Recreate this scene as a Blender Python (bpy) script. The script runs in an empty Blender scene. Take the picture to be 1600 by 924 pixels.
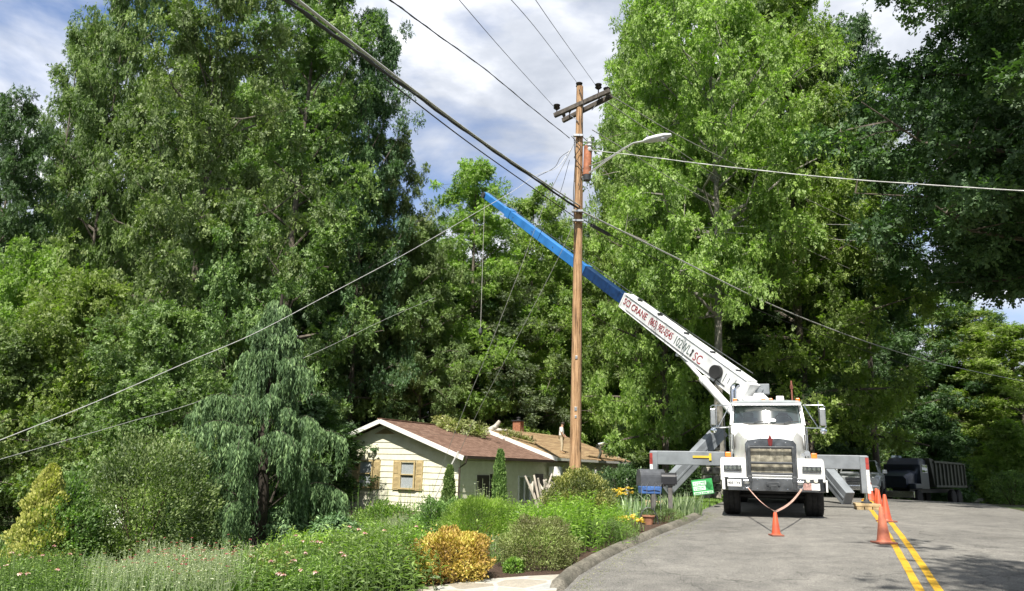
import bpy, bmesh, math, random
import numpy as np
from mathutils import Vector, Matrix, Euler
R = math.radians
sc = bpy.context.scene
C = sc.collection
random.seed(7)

# ------------------------------------------------------------------ camera, sky, sun, exposure
F = 1164.0                                  # focal length in pixels of the 1600 px wide photograph
PITCH, ROLL, EYE = R(13.2), R(1.4), 1.6
cam = bpy.data.objects.new('camera', bpy.data.cameras.new('camera'))
C.objects.link(cam)
CAM_M = Matrix.Translation((0, 0, EYE)) @ Matrix.Rotation(R(90) + PITCH, 4, 'X') @ Matrix.Rotation(ROLL, 4, 'Z')
cam.matrix_world = CAM_M
cam.data.sensor_width = 36.0
cam.data.lens = 36.0 * F / 1600.0
cam.data.clip_start = 0.05
cam.data.clip_end = 3000
sc.camera = cam

SUN_EL, SUN_H = R(55), Vector((-0.27, -0.963, 0)).normalized()
SUN_DIR = Vector((SUN_H.x * math.cos(SUN_EL), SUN_H.y * math.cos(SUN_EL), math.sin(SUN_EL)))
sun = bpy.data.objects.new('sun', bpy.data.lights.new('sun', 'SUN'))
C.objects.link(sun)
sun.rotation_euler = SUN_DIR.to_track_quat('Z', 'Y').to_euler()
sun.location = (0, 0, 60)
sun.data.energy = 5.0
sun.data.angle = R(0.53)
sun.data.color = (1.0, 0.95, 0.86)

world = bpy.data.worlds.new('World')
sc.world = world
world.use_nodes = True
wn, wl = world.node_tree.nodes, world.node_tree.links
wn.clear()
w_out = wn.new('ShaderNodeOutputWorld')
w_bg = wn.new('ShaderNodeBackground')
w_bg.inputs['Strength'].default_value = 0.085
sky = wn.new('ShaderNodeTexSky')
sky.sky_type = 'NISHITA'
sky.sun_disc = False
sky.sun_elevation = SUN_EL
sky.sun_rotation = math.atan2(SUN_H.x, SUN_H.y)
sky.altitude = 300
sky.dust_density = 0.6
sky.ozone_density = 2.0
tc = wn.new('ShaderNodeTexCoord')
mp = wn.new('ShaderNodeMapping')
mp.inputs['Scale'].default_value = (1.0, 1.0, 2.4)
mp.inputs['Location'].default_value = (0.35, 0.2, 0.15)
wl.new(tc.outputs['Generated'], mp.inputs['Vector'])
def wnoise(scale, det, rough, dist=0.0):
    n = wn.new('ShaderNodeTexNoise')
    n.inputs['Scale'].default_value = scale
    n.inputs['Detail'].default_value = det
    n.inputs['Roughness'].default_value = rough
    n.inputs['Distortion'].default_value = dist
    wl.new(mp.outputs['Vector'], n.inputs['Vector'])
    return n
def wramp(src, stops):
    r = wn.new('ShaderNodeValToRGB')
    el = r.color_ramp.elements
    while len(el) < len(stops):
        el.new(0.5)
    for e, (p, c) in zip(el, stops):
        e.position = p
        e.color = c if len(c) == 4 else (*c, 1)
    wl.new(src, r.inputs['Fac'])
    return r
cov = wramp(wnoise(2.6, 9, 0.52, 0.25).outputs['Fac'], [(0.34, (0, 0, 0)), (0.50, (1, 1, 1))])
tone = wramp(wnoise(4.2, 10, 0.55, 0.3).outputs['Fac'], [(0.30, (3.1, 3.45, 4.1)), (0.50, (5.2, 5.5, 6.1)), (0.68, (8.6, 8.7, 9.1))])
blue = wn.new('ShaderNodeMixRGB')
blue.blend_type = 'MULTIPLY'
blue.inputs['Fac'].default_value = 1.0
blue.inputs['Color2'].default_value = (0.9, 1.05, 1.25, 1)
wl.new(sky.outputs['Color'], blue.inputs['Color1'])
mx = wn.new('ShaderNodeMixRGB')
wl.new(cov.outputs['Color'], mx.inputs['Fac'])
wl.new(blue.outputs['Color'], mx.inputs['Color1'])
wl.new(tone.outputs['Color'], mx.inputs['Color2'])
wl.new(mx.outputs['Color'], w_bg.inputs['Color'])
wl.new(w_bg.outputs['Background'], w_out.inputs['Surface'])

sc.view_settings.view_transform = 'Standard'
sc.view_settings.look = 'None'
sc.view_settings.gamma = 1.0
sc.view_settings.use_curve_mapping = False
sc.view_settings.exposure = 0.85
sc.cycles.max_bounces = 6
sc.cycles.diffuse_bounces = 3
sc.cycles.glossy_bounces = 2
sc.cycles.transmission_bounces = 4
sc.cycles.transparent_max_bounces = 8
sc.cycles.caustics_reflective = False
sc.cycles.caustics_refractive = False
sc.cycles.sample_clamp_indirect = 6
sc.cycles.use_denoising = True

# ------------------------------------------------------------------ rays through the photograph
def ray(px, py):
    v = CAM_M.to_3x3() @ Vector(((px - 800) / F, (462 - py) / F, -1.0))
    return v
def at(px, py, depth):
    """point on the ray of a photo pixel, `depth` metres in front of the camera along world Y"""
    v = ray(px, py)
    return Vector((0, 0, EYE)) + v * (depth / v.y)

# ------------------------------------------------------------------ terrain
HEAD0 = R(23.0)
cl = []                                       # centre line of the road
p = Vector((4.98 - math.sin(HEAD0) * 60, 9.0 - math.cos(HEAD0) * 60))
h = HEAD0
s_ = -60.0
while s_ < 130:
    cl.append((p.x, p.y, s_))
    if s_ > 19: h = min(R(52), h + R(1.25))
    if s_ > 62: h = min(R(70), h + R(0.6))
    p = p + Vector((math.sin(h), math.cos(h)))
    s_ += 1.0
CL = np.array(cl)
_SA, _SD = CL[:-1, :2], CL[1:, :2] - CL[:-1, :2]
_SL = np.hypot(_SD[:, 0], _SD[:, 1])
def road_coords(x, y):
    x = np.atleast_1d(np.asarray(x, float)).ravel(); y = np.atleast_1d(np.asarray(y, float)).ravel()
    arc = np.empty(x.shape); lat = np.empty(x.shape)
    for i in range(0, len(x), 5000):
        ex = x[i:i + 5000, None] - _SA[None, :, 0]; ey = y[i:i + 5000, None] - _SA[None, :, 1]
        u = np.clip((ex * _SD[:, 0] + ey * _SD[:, 1]) / _SL ** 2, 0, 1)
        ex = ex - u * _SD[:, 0]; ey = ey - u * _SD[:, 1]
        d = np.hypot(ex, ey); k = d.argmin(1); r = np.arange(len(k))
        lat[i:i + 5000] = np.sign(_SD[k, 1] * ex[r, k] - _SD[k, 0] * ey[r, k]) * d[r, k]
        arc[i:i + 5000] = CL[k, 2] + u[r, k] * _SL[k]
    return arc, lat
PS = [-60, -10, -4, 0.5, 4.5, 8.5, 12, 18, 23, 30, 37, 46, 60, 80, 130]
PZ = [-1.5, -.05, .0, .13, .40, .58, .70, .84, .84, .72, .50, .12, -.5, -1.6, -4.0]
# smooth the profile so the tarmac has no creases
_ps = np.arange(-60, 131, 0.5); _pz = np.interp(_ps, PS, PZ)
_k = np.hanning(13); _k /= _k.sum()
_pz = np.convolve(np.pad(_pz, 6, mode='edge'), _k, mode='valid')
def sstep(a, b, v):
    u = np.clip((v - a) / (b - a), 0, 1)
    return u * u * (3 - 2 * u)
def hgt(x, y):
    arc, lat = road_coords(x, y)
    zr = np.interp(arc, _ps, _pz) - 0.012 * np.abs(np.clip(lat, -4, 4))
    x = np.atleast_1d(x); y = np.atleast_1d(y)
    low = -0.30 - 0.5 * sstep(20, 34, -lat) + 0.012 * np.maximum(y - 45, 0)
    w = 1 - sstep(4.6, 14.0, -lat)
    z = zr * w + low * (1 - w)
    z = z + 1.2 * sstep(4.8, 16, lat) + 0.02 * np.maximum(lat - 16, 0)
    return z
def gz(x, y):
    return float(hgt(x, y)[0])
def ground(px, py):
    """where the ray of a photo pixel meets the ground"""
    v = ray(px, py)
    t = np.arange(4.0, 120.0, 0.05)
    X_, Y_, Z_ = v.x * t, v.y * t, EYE + v.z * t
    k = np.argmax(Z_ < hgt(X_, Y_))
    return Vector((X_[k], Y_[k], gz(X_[k], Y_[k])))
def spot(px, depth):
    """ground point under the column of a photo pixel (taken at the horizon) at a depth"""
    q = at(px, 735, depth)
    return Vector((q.x, q.y, gz(q.x, q.y)))

# ------------------------------------------------------------------ materials
MATS = {}
def mat(name, col, rough=0.7, metal=0.0, var=0.12, scale=6.0, bump=0.0, bscale=30.0, col2=None, spec=0.5, coat=0.0):
    if name in MATS: return MATS[name]
    m = bpy.data.materials.new(name); m.use_nodes = True
    n, l = m.node_tree.nodes, m.node_tree.links
    b = n['Principled BSDF']
    b.inputs['Roughness'].default_value = rough
    b.inputs['Metallic'].default_value = metal
    b.inputs['Specular IOR Level'].default_value = spec
    b.inputs['Coat Weight'].default_value = coat
    t = n.new('ShaderNodeTexCoord')
    no = n.new('ShaderNodeTexNoise'); no.inputs['Scale'].default_value = scale; no.inputs['Detail'].default_value = 6
    l.new(t.outputs['Object'], no.inputs['Vector'])
    r = n.new('ShaderNodeValToRGB')
    c2 = col2 if col2 else tuple(c * (1 - var * 2) for c in col)
    r.color_ramp.elements[0].position = 0.32; r.color_ramp.elements[1].position = 0.66
    r.color_ramp.elements[0].color = (*c2, 1); r.color_ramp.elements[1].color = (*[min(1, c * (1 + (0 if col2 else var * .5))) for c in col], 1)
    l.new(no.outputs['Fac'], r.inputs['Fac']); l.new(r.outputs['Color'], b.inputs['Base Color'])
    if bump:
        n2 = n.new('ShaderNodeTexNoise'); n2.inputs['Scale'].default_value = bscale; n2.inputs['Detail'].default_value = 5
        l.new(t.outputs['Object'], n2.inputs['Vector'])
        bp = n.new('ShaderNodeBump'); bp.inputs['Strength'].default_value = bump; bp.inputs['Distance'].default_value = 0.02
        l.new(n2.outputs['Fac'], bp.inputs['Height']); l.new(bp.outputs['Normal'], b.inputs['Normal'])
    MATS[name] = m
    return m
def leafmat(name, cols, trans=0.32, rough=0.6, gloss=0.03, hue=0.10, boost=1.38):
    """cols: three linear colours picked per leaf; each plant also gets its own small shift"""
    if name in MATS: return MATS[name]
    m = bpy.data.materials.new(name); m.use_nodes = True
    n, l = m.node_tree.nodes, m.node_tree.links
    n.clear()
    out = n.new('ShaderNodeOutputMaterial')
    a = n.new('ShaderNodeAttribute'); a.attribute_name = 'rnd'
    r = n.new('ShaderNodeValToRGB'); e = r.color_ramp.elements
    while len(e) < len(cols): e.new(0.5)
    for k, c in enumerate(cols):
        g_ = boost * (.85, 1.0, 1.25)[min(k, 2)]; e[k].position = k / (len(cols) - 1); e[k].color = (c[0] * g_, c[1] * g_, c[2] * g_, 1)
    l.new(a.outputs['Fac'], r.inputs['Fac'])
    oi = n.new('ShaderNodeObjectInfo')
    hs = n.new('ShaderNodeHueSaturation')
    mr = n.new('ShaderNodeMapRange'); mr.inputs['To Min'].default_value = 0.5 - hue * .06; mr.inputs['To Max'].default_value = 0.5 + hue * .14
    l.new(oi.outputs['Random'], mr.inputs['Value']); l.new(mr.outputs['Result'], hs.inputs['Hue'])
    mv = n.new('ShaderNodeMapRange'); mv.inputs['To Min'].default_value = 0.88; mv.inputs['To Max'].default_value = 1.2
    l.new(oi.outputs['Random'], mv.inputs['Value']); l.new(mv.outputs['Result'], hs.inputs['Value'])
    hs.inputs['Saturation'].default_value = 0.90
    l.new(r.outputs['Color'], hs.inputs['Color'])
    d = n.new('ShaderNodeBsdfDiffuse'); tr = n.new('ShaderNodeBsdfTranslucent'); g = n.new('ShaderNodeBsdfGlossy')
    g.inputs['Roughness'].default_value = rough
    g.inputs['Color'].default_value = (1, 1, 1, 1)
    l.new(hs.outputs['Color'], d.inputs['Color'])
    tm = n.new('ShaderNodeMixRGB'); tm.blend_type = 'MULTIPLY'; tm.inputs['Fac'].default_value = 1
    tm.inputs['Color2'].default_value = (1.10, 1.45, 0.42, 1)
    l.new(hs.outputs['Color'], tm.inputs['Color1']); l.new(tm.outputs['Color'], tr.inputs['Color'])
    m1 = n.new('ShaderNodeMixShader'); m1.inputs['Fac'].default_value = trans
    l.new(d.outputs[0], m1.inputs[1]); l.new(tr.outputs[0], m1.inputs[2])
    m2 = n.new('ShaderNodeMixShader'); m2.inputs['Fac'].default_value = gloss
    l.new(m1.outputs[0], m2.inputs[1]); l.new(g.outputs[0], m2.inputs[2])
    l.new(m2.outputs[0], out.inputs['Surface'])
    MATS[name] = m
    return m
def glass(name, tint=(.55, .68, .66), refl=0.16, rough=0.04):
    if name in MATS: return MATS[name]
    m = bpy.data.materials.new(name); m.use_nodes = True
    n, l = m.node_tree.nodes, m.node_tree.links
    n.clear()
    out = n.new('ShaderNodeOutputMaterial')
    t = n.new('ShaderNodeBsdfTransparent'); t.inputs['Color'].default_value = (*tint, 1)
    g = n.new('ShaderNodeBsdfGlossy'); g.inputs['Roughness'].default_value = rough
    no = n.new('ShaderNodeTexNoise'); no.inputs['Scale'].default_value = 2.5
    bp = n.new('ShaderNodeBump'); bp.inputs['Strength'].default_value = 0.03
    l.new(no.outputs['Fac'], bp.inputs['Height']); l.new(bp.outputs['Normal'], g.inputs['Normal'])
    lf = n.new('ShaderNodeLayerWeight'); lf.inputs['Blend'].default_value = 0.5
    lw = n.new('ShaderNodeMath'); lw.operation = 'POWER'; lw.inputs[1].default_value = 4.0; l.new(lf.outputs['Facing'], lw.inputs[0])
    mr = n.new('ShaderNodeMapRange'); mr.inputs['To Min'].default_value = refl; mr.inputs['To Max'].default_value = 1.0
    l.new(lw.outputs[0], mr.inputs['Value'])
    mxs = n.new('ShaderNodeMixShader')
    l.new(mr.outputs[0], mxs.inputs['Fac']); l.new(t.outputs[0], mxs.inputs[1]); l.new(g.outputs[0], mxs.inputs[2])
    l.new(mxs.outputs[0], out.inputs['Surface'])
    MATS[name] = m
    return m

# ------------------------------------------------------------------ object helpers
def tag(o, label=None, cat=None, group=None, kind=None):
    if label: o['label'] = label
    if cat: o['category'] = cat
    if group: o['group'] = group
    if kind: o['kind'] = kind
    return o
def empty(name, loc=(0, 0, 0), rz=0.0, label=None, cat=None, group=None, M=None):
    o = bpy.data.objects.new(name, None); C.objects.link(o)
    o.empty_display_size = 0.3
    if M is not None: o.matrix_world = M
    else:
        o.location = loc; o.rotation_euler = (0, 0, rz)
    return tag(o, label, cat, group)
def copy_tree(o, parent=None):
    c = o.copy(); C.objects.link(c); c.parent = parent
    if parent is not None: c.matrix_parent_inverse = o.matrix_parent_inverse
    for ch in o.children: copy_tree(ch, c)
    return c
class MB:
    def __init__(s): s.v, s.f, s.m = [], [], Matrix.Identity(4)
    def add(s, vs, fs):
        b = len(s.v)
        s.v += [tuple(s.m @ Vector(q)) for q in vs]
        s.f += [tuple(b + i for i in f) for f in fs]
        return s
    def box(s, c, d, rot=None, taper=None):
        x, y, z = d[0] / 2, d[1] / 2, d[2] / 2
        vs = [Vector((i * x, j * y, k * z)) for k in (-1, 1) for j in (-1, 1) for i in (-1, 1)]
        if taper:
            for q in vs:
                if q.z > 0: q.x *= taper[0]; q.y *= taper[1]
        if rot is not None: vs = [rot @ q for q in vs]
        vs = [q + Vector(c) for q in vs]
        return s.add(vs, [(0, 2, 3, 1), (4, 5, 7, 6), (0, 1, 5, 4), (2, 6, 7, 3), (0, 4, 6, 2), (1, 3, 7, 5)])
    def bar(s, a, b, w, h, up=(0, 0, 1), w2=None, h2=None):
        a, b = Vector(a), Vector(b); d = (b - a).normalized()
        sx = d.cross(Vector(up)).normalized(); sz = sx.cross(d)
        w2 = w if w2 is None else w2; h2 = h if h2 is None else h2
        vs = []
        for q, ww, hh in ((a, w, h), (b, w2, h2)):
            for i, k in ((-1, -1), (1, -1), (1, 1), (-1, 1)):
                vs.append(q + sx * i * ww / 2 + sz * k * hh / 2)
        return s.add(vs, [(3, 2, 1, 0), (4, 5, 6, 7), (0, 1, 5, 4), (1, 2, 6, 5), (2, 3, 7, 6), (3, 0, 4, 7)])
    def prism(s, poly, axis, a, b):
        """poly: 2-D points in the two other axes; extruded along axis from a to b"""
        n = len(poly); vs = []
        for t in (a, b):
            for u, w in poly:
                vs.append({'x': (t, u, w), 'y': (u, t, w), 'z': (u, w, t)}[axis])
        fs = [tuple(range(n))[::-1], tuple(range(n, 2 * n))]
        fs += [(i, (i + 1) % n, n + (i + 1) % n, n + i) for i in range(n)]
        return s.add(vs, fs)
    def loft(s, rings, cap=True, closed=True):
        n = len(rings[0]); vs = [q for r in rings for q in r]; fs = []
        for k in range(len(rings) - 1):
            for i in range(n if closed else n - 1):
                j = (i + 1) % n
                fs.append((k * n + i, k * n + j, (k + 1) * n + j, (k + 1) * n + i))
        if cap:
            fs.append(tuple(range(n))[::-1]); fs.append(tuple((len(rings) - 1) * n + i for i in range(n)))
        return s.add(vs, fs)
    def tube(s, pts, r, seg=8, cap=True):
        pts = [Vector(q) for q in pts]
        if not hasattr(r, '__len__'): r = [r] * len(pts)
        rings = []; ref = None
        for i, q in enumerate(pts):
            d = (pts[min(i + 1, len(pts) - 1)] - pts[max(i - 1, 0)]).normalized()
            if ref is None: ref = Vector((0, 0, 1)) if abs(d.z) < 0.9 else Vector((1, 0, 0))
            x = d.cross(ref)
            if x.length < 1e-4: x = d.cross(Vector((0, 1, 0)))
            x.normalize(); y = d.cross(x); ref = -y if False else ref
            rings.append([q + (x * math.cos(t) + y * math.sin(t)) * r[i] for t in [2 * math.pi * k / seg for k in range(seg)]])
        return s.loft(rings, cap)
    def cyl(s, a, b, r, r2=None, seg=16):
        return s.tube([a, b], [r, r if r2 is None else r2], seg)
    def lathe(s, prof, c=(0, 0, 0), axis='z', seg=24):
        rings = []
        for rr, zz in prof:
            ring = []
            for k in range(seg):
                t = 2 * math.pi * k / seg
                a, b = rr * math.cos(t), rr * math.sin(t)
                q = {'z': (a, b, zz), 'x': (zz, a, b), 'y': (b, zz, a)}[axis]
                ring.append(Vector(q) + Vector(c))
            rings.append(ring)
        return s.loft(rings, True)
    def build(s, name, m, parent=None, smooth=False, bevel=0.0, seg=2, recalc=True):
        me = bpy.data.meshes.new(name); me.from_pydata(s.v, [], s.f)
        if recalc:
            bm = bmesh.new(); bm.from_mesh(me); bmesh.ops.recalc_face_normals(bm, faces=bm.faces); bm.to_mesh(me); bm.free()
        me.materials.append(m)
        o = bpy.data.objects.new(name, me); C.objects.link(o)
        if parent is not None: o.parent = parent
        if smooth:
            for q in me.polygons: q.use_smooth = True
            try: me.set_sharp_from_angle(angle=R(40))
            except Exception: pass
        if bevel:
            b = o.modifiers.new('edges', 'BEVEL'); b.width = bevel; b.segments = seg; b.limit_method = 'ANGLE'; b.angle_limit = R(40)
        return o
def text(name, body, M, size, m, parent, ext=0.002, sx=1.0, bold=0.0):
    cu = bpy.data.curves.new(name, 'FONT'); cu.body = body; cu.size = size; cu.extrude = ext; cu.align_x = 'LEFT'; cu.align_y = 'CENTER'
    cu.offset = bold; cu.resolution_u = 3
    t = bpy.data.objects.new(name, cu); C.objects.link(t)
    bpy.context.view_layer.update()
    me = bpy.data.meshes.new_from_object(t.evaluated_get(bpy.context.evaluated_depsgraph_get()))
    bpy.data.objects.remove(t)
    me.transform(Matrix.Diagonal((sx, 1, 1, 1))); me.transform(M)
    me.materials.clear(); me.materials.append(m)
    o = bpy.data.objects.new(name, me); C.objects.link(o); o.parent = parent
    return o

# ------------------------------------------------------------------ foliage in numpy
def unit(a):
    return a / np.maximum(np.linalg.norm(a, axis=1, keepdims=True), 1e-6)
def quads_mesh(name, V, rnd, m, parent=None, faces=None):
    """V: (N,4,3) leaf corners"""
    N = len(V)
    me = bpy.data.meshes.new(name)
    me.vertices.add(N * 4); me.vertices.foreach_set('co', V.reshape(-1).astype(np.float32))
    me.loops.add(N * 4); me.loops.foreach_set('vertex_index', np.arange(N * 4, dtype=np.int32))
    me.polygons.add(N); me.polygons.foreach_set('loop_start', np.arange(0, N * 4, 4, dtype=np.int32))
    at_ = me.attributes.new('rnd', 'FLOAT', 'FACE'); at_.data.foreach_set('value', rnd.astype(np.float32))
    me.update(); me.validate()
    me.materials.append(m)
    o = bpy.data.objects.new(name, me); C.objects.link(o)
    if parent is not None: o.parent = parent
    return o
def leaves(P, D, Nn, L, W, fold=0.12):
    """diamond leaves: base P, along D, facing Nn"""
    D = unit(D); S = unit(np.cross(D, Nn)); Nn = np.cross(S, D)
    L = np.asarray(L).reshape(-1, 1) if np.ndim(L) else np.full((len(P), 1), L)
    W = np.asarray(W).reshape(-1, 1) if np.ndim(W) else np.full((len(P), 1), W)
    mid = P + D * L * 0.45 + Nn * W * fold
    return np.stack([P, mid + S * W / 2, P + D * L - Nn * L * 0.10, mid - S * W / 2], axis=1)
def rdir(rng, n):
    return unit(rng.normal(size=(n, 3)))
def clumps(rng, cen, rad, per, L, W, flat=0.62, droop=0.02, up=0.55, kk=7):
    """leaf sprays filling flattened clumps: each spray is a twig with its leaves left and right of it"""
    nt = max(1, per // kk); n = len(cen) * nt
    ci = np.repeat(np.arange(len(cen)), nt)
    d = rdir(rng, n)
    rr = rng.random(n) ** 0.5
    off = d * (rr * rad[ci] * 0.92)[:, None]; off[:, 2] *= flat
    off += rng.normal(size=(n, 3)) * 0.10 * rad[ci][:, None]
    T0 = cen[ci] + off
    Td = unit(d * 0.9 + rng.normal(size=(n, 3)) * 0.5 - np.array([0, 0, droop]))
    Tn = unit(np.array([0, 0, up]) + d * 0.60 + rng.normal(size=(n, 3)) * 0.38)
    Ts = unit(np.cross(Td, Tn)); Tn = np.cross(Ts, Td)
    tl_ = L * rng.uniform(1.3, 2.7, n); tw = rng.normal(size=n) * .5
    tone_t = np.clip(rng.normal(size=len(cen)) * 0.20 + 0.48, 0, 1)[ci] * 0.55 + rng.random(n) * 0.25
    k = np.tile(np.arange(kk), n); ti = np.repeat(np.arange(n), kk); m = n * kk
    u = (k + rng.random(m) * .6) / kk; sg = np.where(k % 2 == 0, 1.0, -1.0)
    P = T0[ti] + Td[ti] * (u * tl_[ti])[:, None] + rng.normal(size=(m, 3)) * L * .12
    P[:, 2] -= (u ** 2) * tl_[ti] * .14
    D = Td[ti] * .75 + Ts[ti] * (sg * .85)[:, None] + rng.normal(size=(m, 3)) * .22; D[:, 2] -= .10
    Nn = Tn[ti] + rng.normal(size=(m, 3)) * .24
    s = rng.uniform(0.6, 1.15, m) * rng.uniform(.75, 1.3, n)[ti]
    return leaves(P, D, Nn, L * s, W * s), np.clip(tone_t[ti] + rng.random(m) * .25, 0, 1)
LIMB = {}
def tree_parts(seed, H=20.0, Rr=5.0, base=0.3, nl=30, k=10, per=300, crad=(0.55, 1.0), L=0.17, W=0.10, top=0.5, trunk_r=0.28, lean=0.3, prof=None, flat=0.62):
    rng = np.random.default_rng(seed); rnd = random.Random(seed)
    mb = MB()
    tp = [Vector((0, 0, -0.4))]; tr = [trunk_r * 1.25]
    lx, ly = rnd.uniform(-lean, lean), rnd.uniform(-lean, lean)
    N = 9
    for i in range(1, N + 1):
        u = i / N
        tp.append(Vector((lx * u * 2 + math.sin(u * 5 + seed) * 0.22, ly * u * 2 + math.cos(u * 4 + seed) * 0.22, H * 0.93 * u)))
        tr.append(trunk_r * (1 - 0.86 * u))
    mb.tube(tp, tr, 9)
    def tpos(z):
        u = max(0, min(N - 1e-3, z / (H * 0.93) * N)); i = int(u)
        return tp[i].lerp(tp[i + 1], u - i), tr[i] * (1 - (u - i)) + tr[i + 1] * (u - i)
    cen = []; rad = []
    for i in range(nl):
        hf = base + (0.97 - base) * ((i + rnd.random() * 0.8) / nl)
        az = i * 2.39996 + rnd.uniform(-.5, .5)
        u = (hf - base) / (1 - base)
        pr = prof(u) if prof else (math.sin(math.pi * min(1, max(0.04, 0.12 + u * 0.86)) ** 0.8) ** 0.7)
        ln = Rr * pr * rnd.choice([0.62, 0.8, 0.95, 1.05, 1.12])
        el = R(8 + 55 * u ** 1.3 + rnd.uniform(-9, 9))
        z0 = max(H * 0.1, H * hf - math.sin(el) * ln * 0.8)
        a, ra = tpos(min(z0, H * 0.9))
        d = Vector((math.cos(az) * math.cos(el), math.sin(az) * math.cos(el), math.sin(el)))
        side = Vector((-d.y, d.x, 0))
        pts = [a]
        for q in (0.3, 0.65, 1.0):
            pts.append(a + d * ln * q + side * ln * rnd.uniform(-.16, .16) + Vector((0, 0, -ln * 0.10 * q * q + rnd.uniform(-.2, .2))))
        r0 = min(ra * 0.5, 0.013 * ln + 0.012)
        mb.tube(pts, [r0, r0 * .7, r0 * .42, r0 * .15], 5)
        for j in range(k):
            q = rnd.uniform(0.30, 1.03) ** 0.75
            seg = min(2, int(q * 2.999)); pp = pts[seg].lerp(pts[seg + 1], min(1, q * 3 - seg))
            sp = ln * 0.22 * (0.35 + q)
            c = pp + Vector((rnd.gauss(0, .5) * sp, rnd.gauss(0, .5) * sp, rnd.gauss(0.12, .36) * sp))
            cen.append(c); rad.append(rnd.uniform(*crad))
            if j % 2 == 0: mb.tube([pp, pp.lerp(c, .5) + Vector((0, 0, .08)), c], [r0 * .3, r0 * .2, 0.006], 3, False)
    cen = np.array([tuple(c) for c in cen]); rad = np.array(rad)
    V, t = clumps(rng, cen, rad, per, L, W, flat)
    return mb, V, t

# ================================================================== SETTING: terrain, road, kerb, paint
def sheet(name, xs, ys, m, zoff=0.0, hole=None):
    X, Y = np.meshgrid(xs, ys)
    Z = hgt(X.ravel(), Y.ravel()).reshape(X.shape) + zoff
    if hole is not None: Z = Z - hole(X, Y)
    nx, ny = len(xs), len(ys)
    vs = np.stack([X.ravel(), Y.ravel(), Z.ravel()], 1)
    me = bpy.data.meshes.new(name)
    fs = [(j * nx + i, j * nx + i + 1, (j + 1) * nx + i + 1, (j + 1) * nx + i) for j in range(ny - 1) for i in range(nx - 1)]
    me.from_pydata(vs.tolist(), [], fs)
    for p_ in me.polygons: p_.use_smooth = True
    me.materials.append(m)
    o = bpy.data.objects.new(name, me); C.objects.link(o)
    return tag(o, kind='structure')

def node_mat(name, build):
    m = bpy.data.materials.new(name); m.use_nodes = True
    build(m.node_tree.nodes, m.node_tree.links, m.node_tree.nodes['Principled BSDF'])
    return m
def nz(n, l, vec, scale, det=6, rough=0.55, dist=0.0):
    q = n.new('ShaderNodeTexNoise'); q.inputs['Scale'].default_value = scale; q.inputs['Detail'].default_value = det
    q.inputs['Roughness'].default_value = rough; q.inputs['Distortion'].default_value = dist
    l.new(vec, q.inputs['Vector']); return q.outputs['Fac']
def rp(n, l, src, stops):
    r = n.new('ShaderNodeValToRGB'); e = r.color_ramp.elements
    while len(e) < len(stops): e.new(0.5)
    for k, (p_, c) in enumerate(stops):
        e[k].position = p_; e[k].color = (*c, 1) if len(c) == 3 else c
    l.new(src, r.inputs['Fac']); return r.outputs['Color']
def mixc(n, l, fac, a, b, mode='MIX'):
    q = n.new('ShaderNodeMixRGB'); q.blend_type = mode
    for s, v in (('Fac', fac), ('Color1', a), ('Color2', b)):
        if isinstance(v, (int, float)): q.inputs[s].default_value = v
        elif isinstance(v, tuple): q.inputs[s].default_value = (*v, 1)
        else: l.new(v, q.inputs[s])
    return q.outputs['Color']
def bumpn(n, l, b, h, st, dist=0.02):
    q = n.new('ShaderNodeBump'); q.inputs['Strength'].default_value = st; q.inputs['Distance'].default_value = dist
    l.new(h, q.inputs['Height']); l.new(q.outputs['Normal'], b.inputs['Normal'])

def _asphalt(n, l, b):
    t = n.new('ShaderNodeTexCoord').outputs['Object']
    agg = rp(n, l, nz(n, l, t, 70, 3, 0.7), [(0.30, (0.058, 0.057, 0.054)), (0.48, (0.160, 0.156, 0.146)), (0.66, (0.34, 0.335, 0.315))])
    big = rp(n, l, nz(n, l, t, 0.35, 8, 0.62, 0.4), [(0.32, (0.70, 0.69, 0.68)), (0.68, (1.16, 1.14, 1.11))])
    c = mixc(n, l, 1.0, agg, big, 'MULTIPLY')
    mid = rp(n, l, nz(n, l, t, 2.6, 8, 0.7), [(0.35, (0.74, 0.74, 0.74)), (0.62, (1.10, 1.09, 1.07))])
    c = mixc(n, l, 1.0, c, mid, 'MULTIPLY')
    # oil spots and old sealed cracks
    v = n.new('ShaderNodeTexVoronoi'); v.feature = 'DISTANCE_TO_EDGE'; v.inputs['Scale'].default_value = 0.22
    w = n.new('ShaderNodeVectorMath'); w.operation = 'ADD'
    dn = n.new('ShaderNodeTexNoise'); dn.inputs['Scale'].default_value = 0.9; dn.inputs['Detail'].default_value = 7
    l.new(t, dn.inputs['Vector'])
    sc_ = n.new('ShaderNodeVectorMath'); sc_.operation = 'SCALE'; sc_.inputs['Scale'].default_value = 2.4
    l.new(dn.outputs['Color'], sc_.inputs[0]); l.new(t, w.inputs[0]); l.new(sc_.outputs[0], w.inputs[1]); l.new(w.outputs[0], v.inputs['Vector'])
    cr = rp(n, l, v.outputs['Distance'], [(0.0, (0.35, 0.35, 0.35)), (0.006, (1, 1, 1))])
    c = mixc(n, l, 0.75, c, cr, 'MULTIPLY')
    st = rp(n, l, nz(n, l, t, 0.8, 3, 0.5), [(0.66, (1, 1, 1)), (0.76, (0.72, 0.70, 0.68))])
    c = mixc(n, l, 0.9, c, st, 'MULTIPLY')
    l.new(c, b.inputs['Base Color']); b.inputs['Roughness'].default_value = 0.82
    b.inputs['Specular IOR Level'].default_value = 0.3
    bumpn(n, l, b, nz(n, l, t, 90, 2), 0.55, 0.008)
ASPH = node_mat('asphalt', _asphalt)
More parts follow.
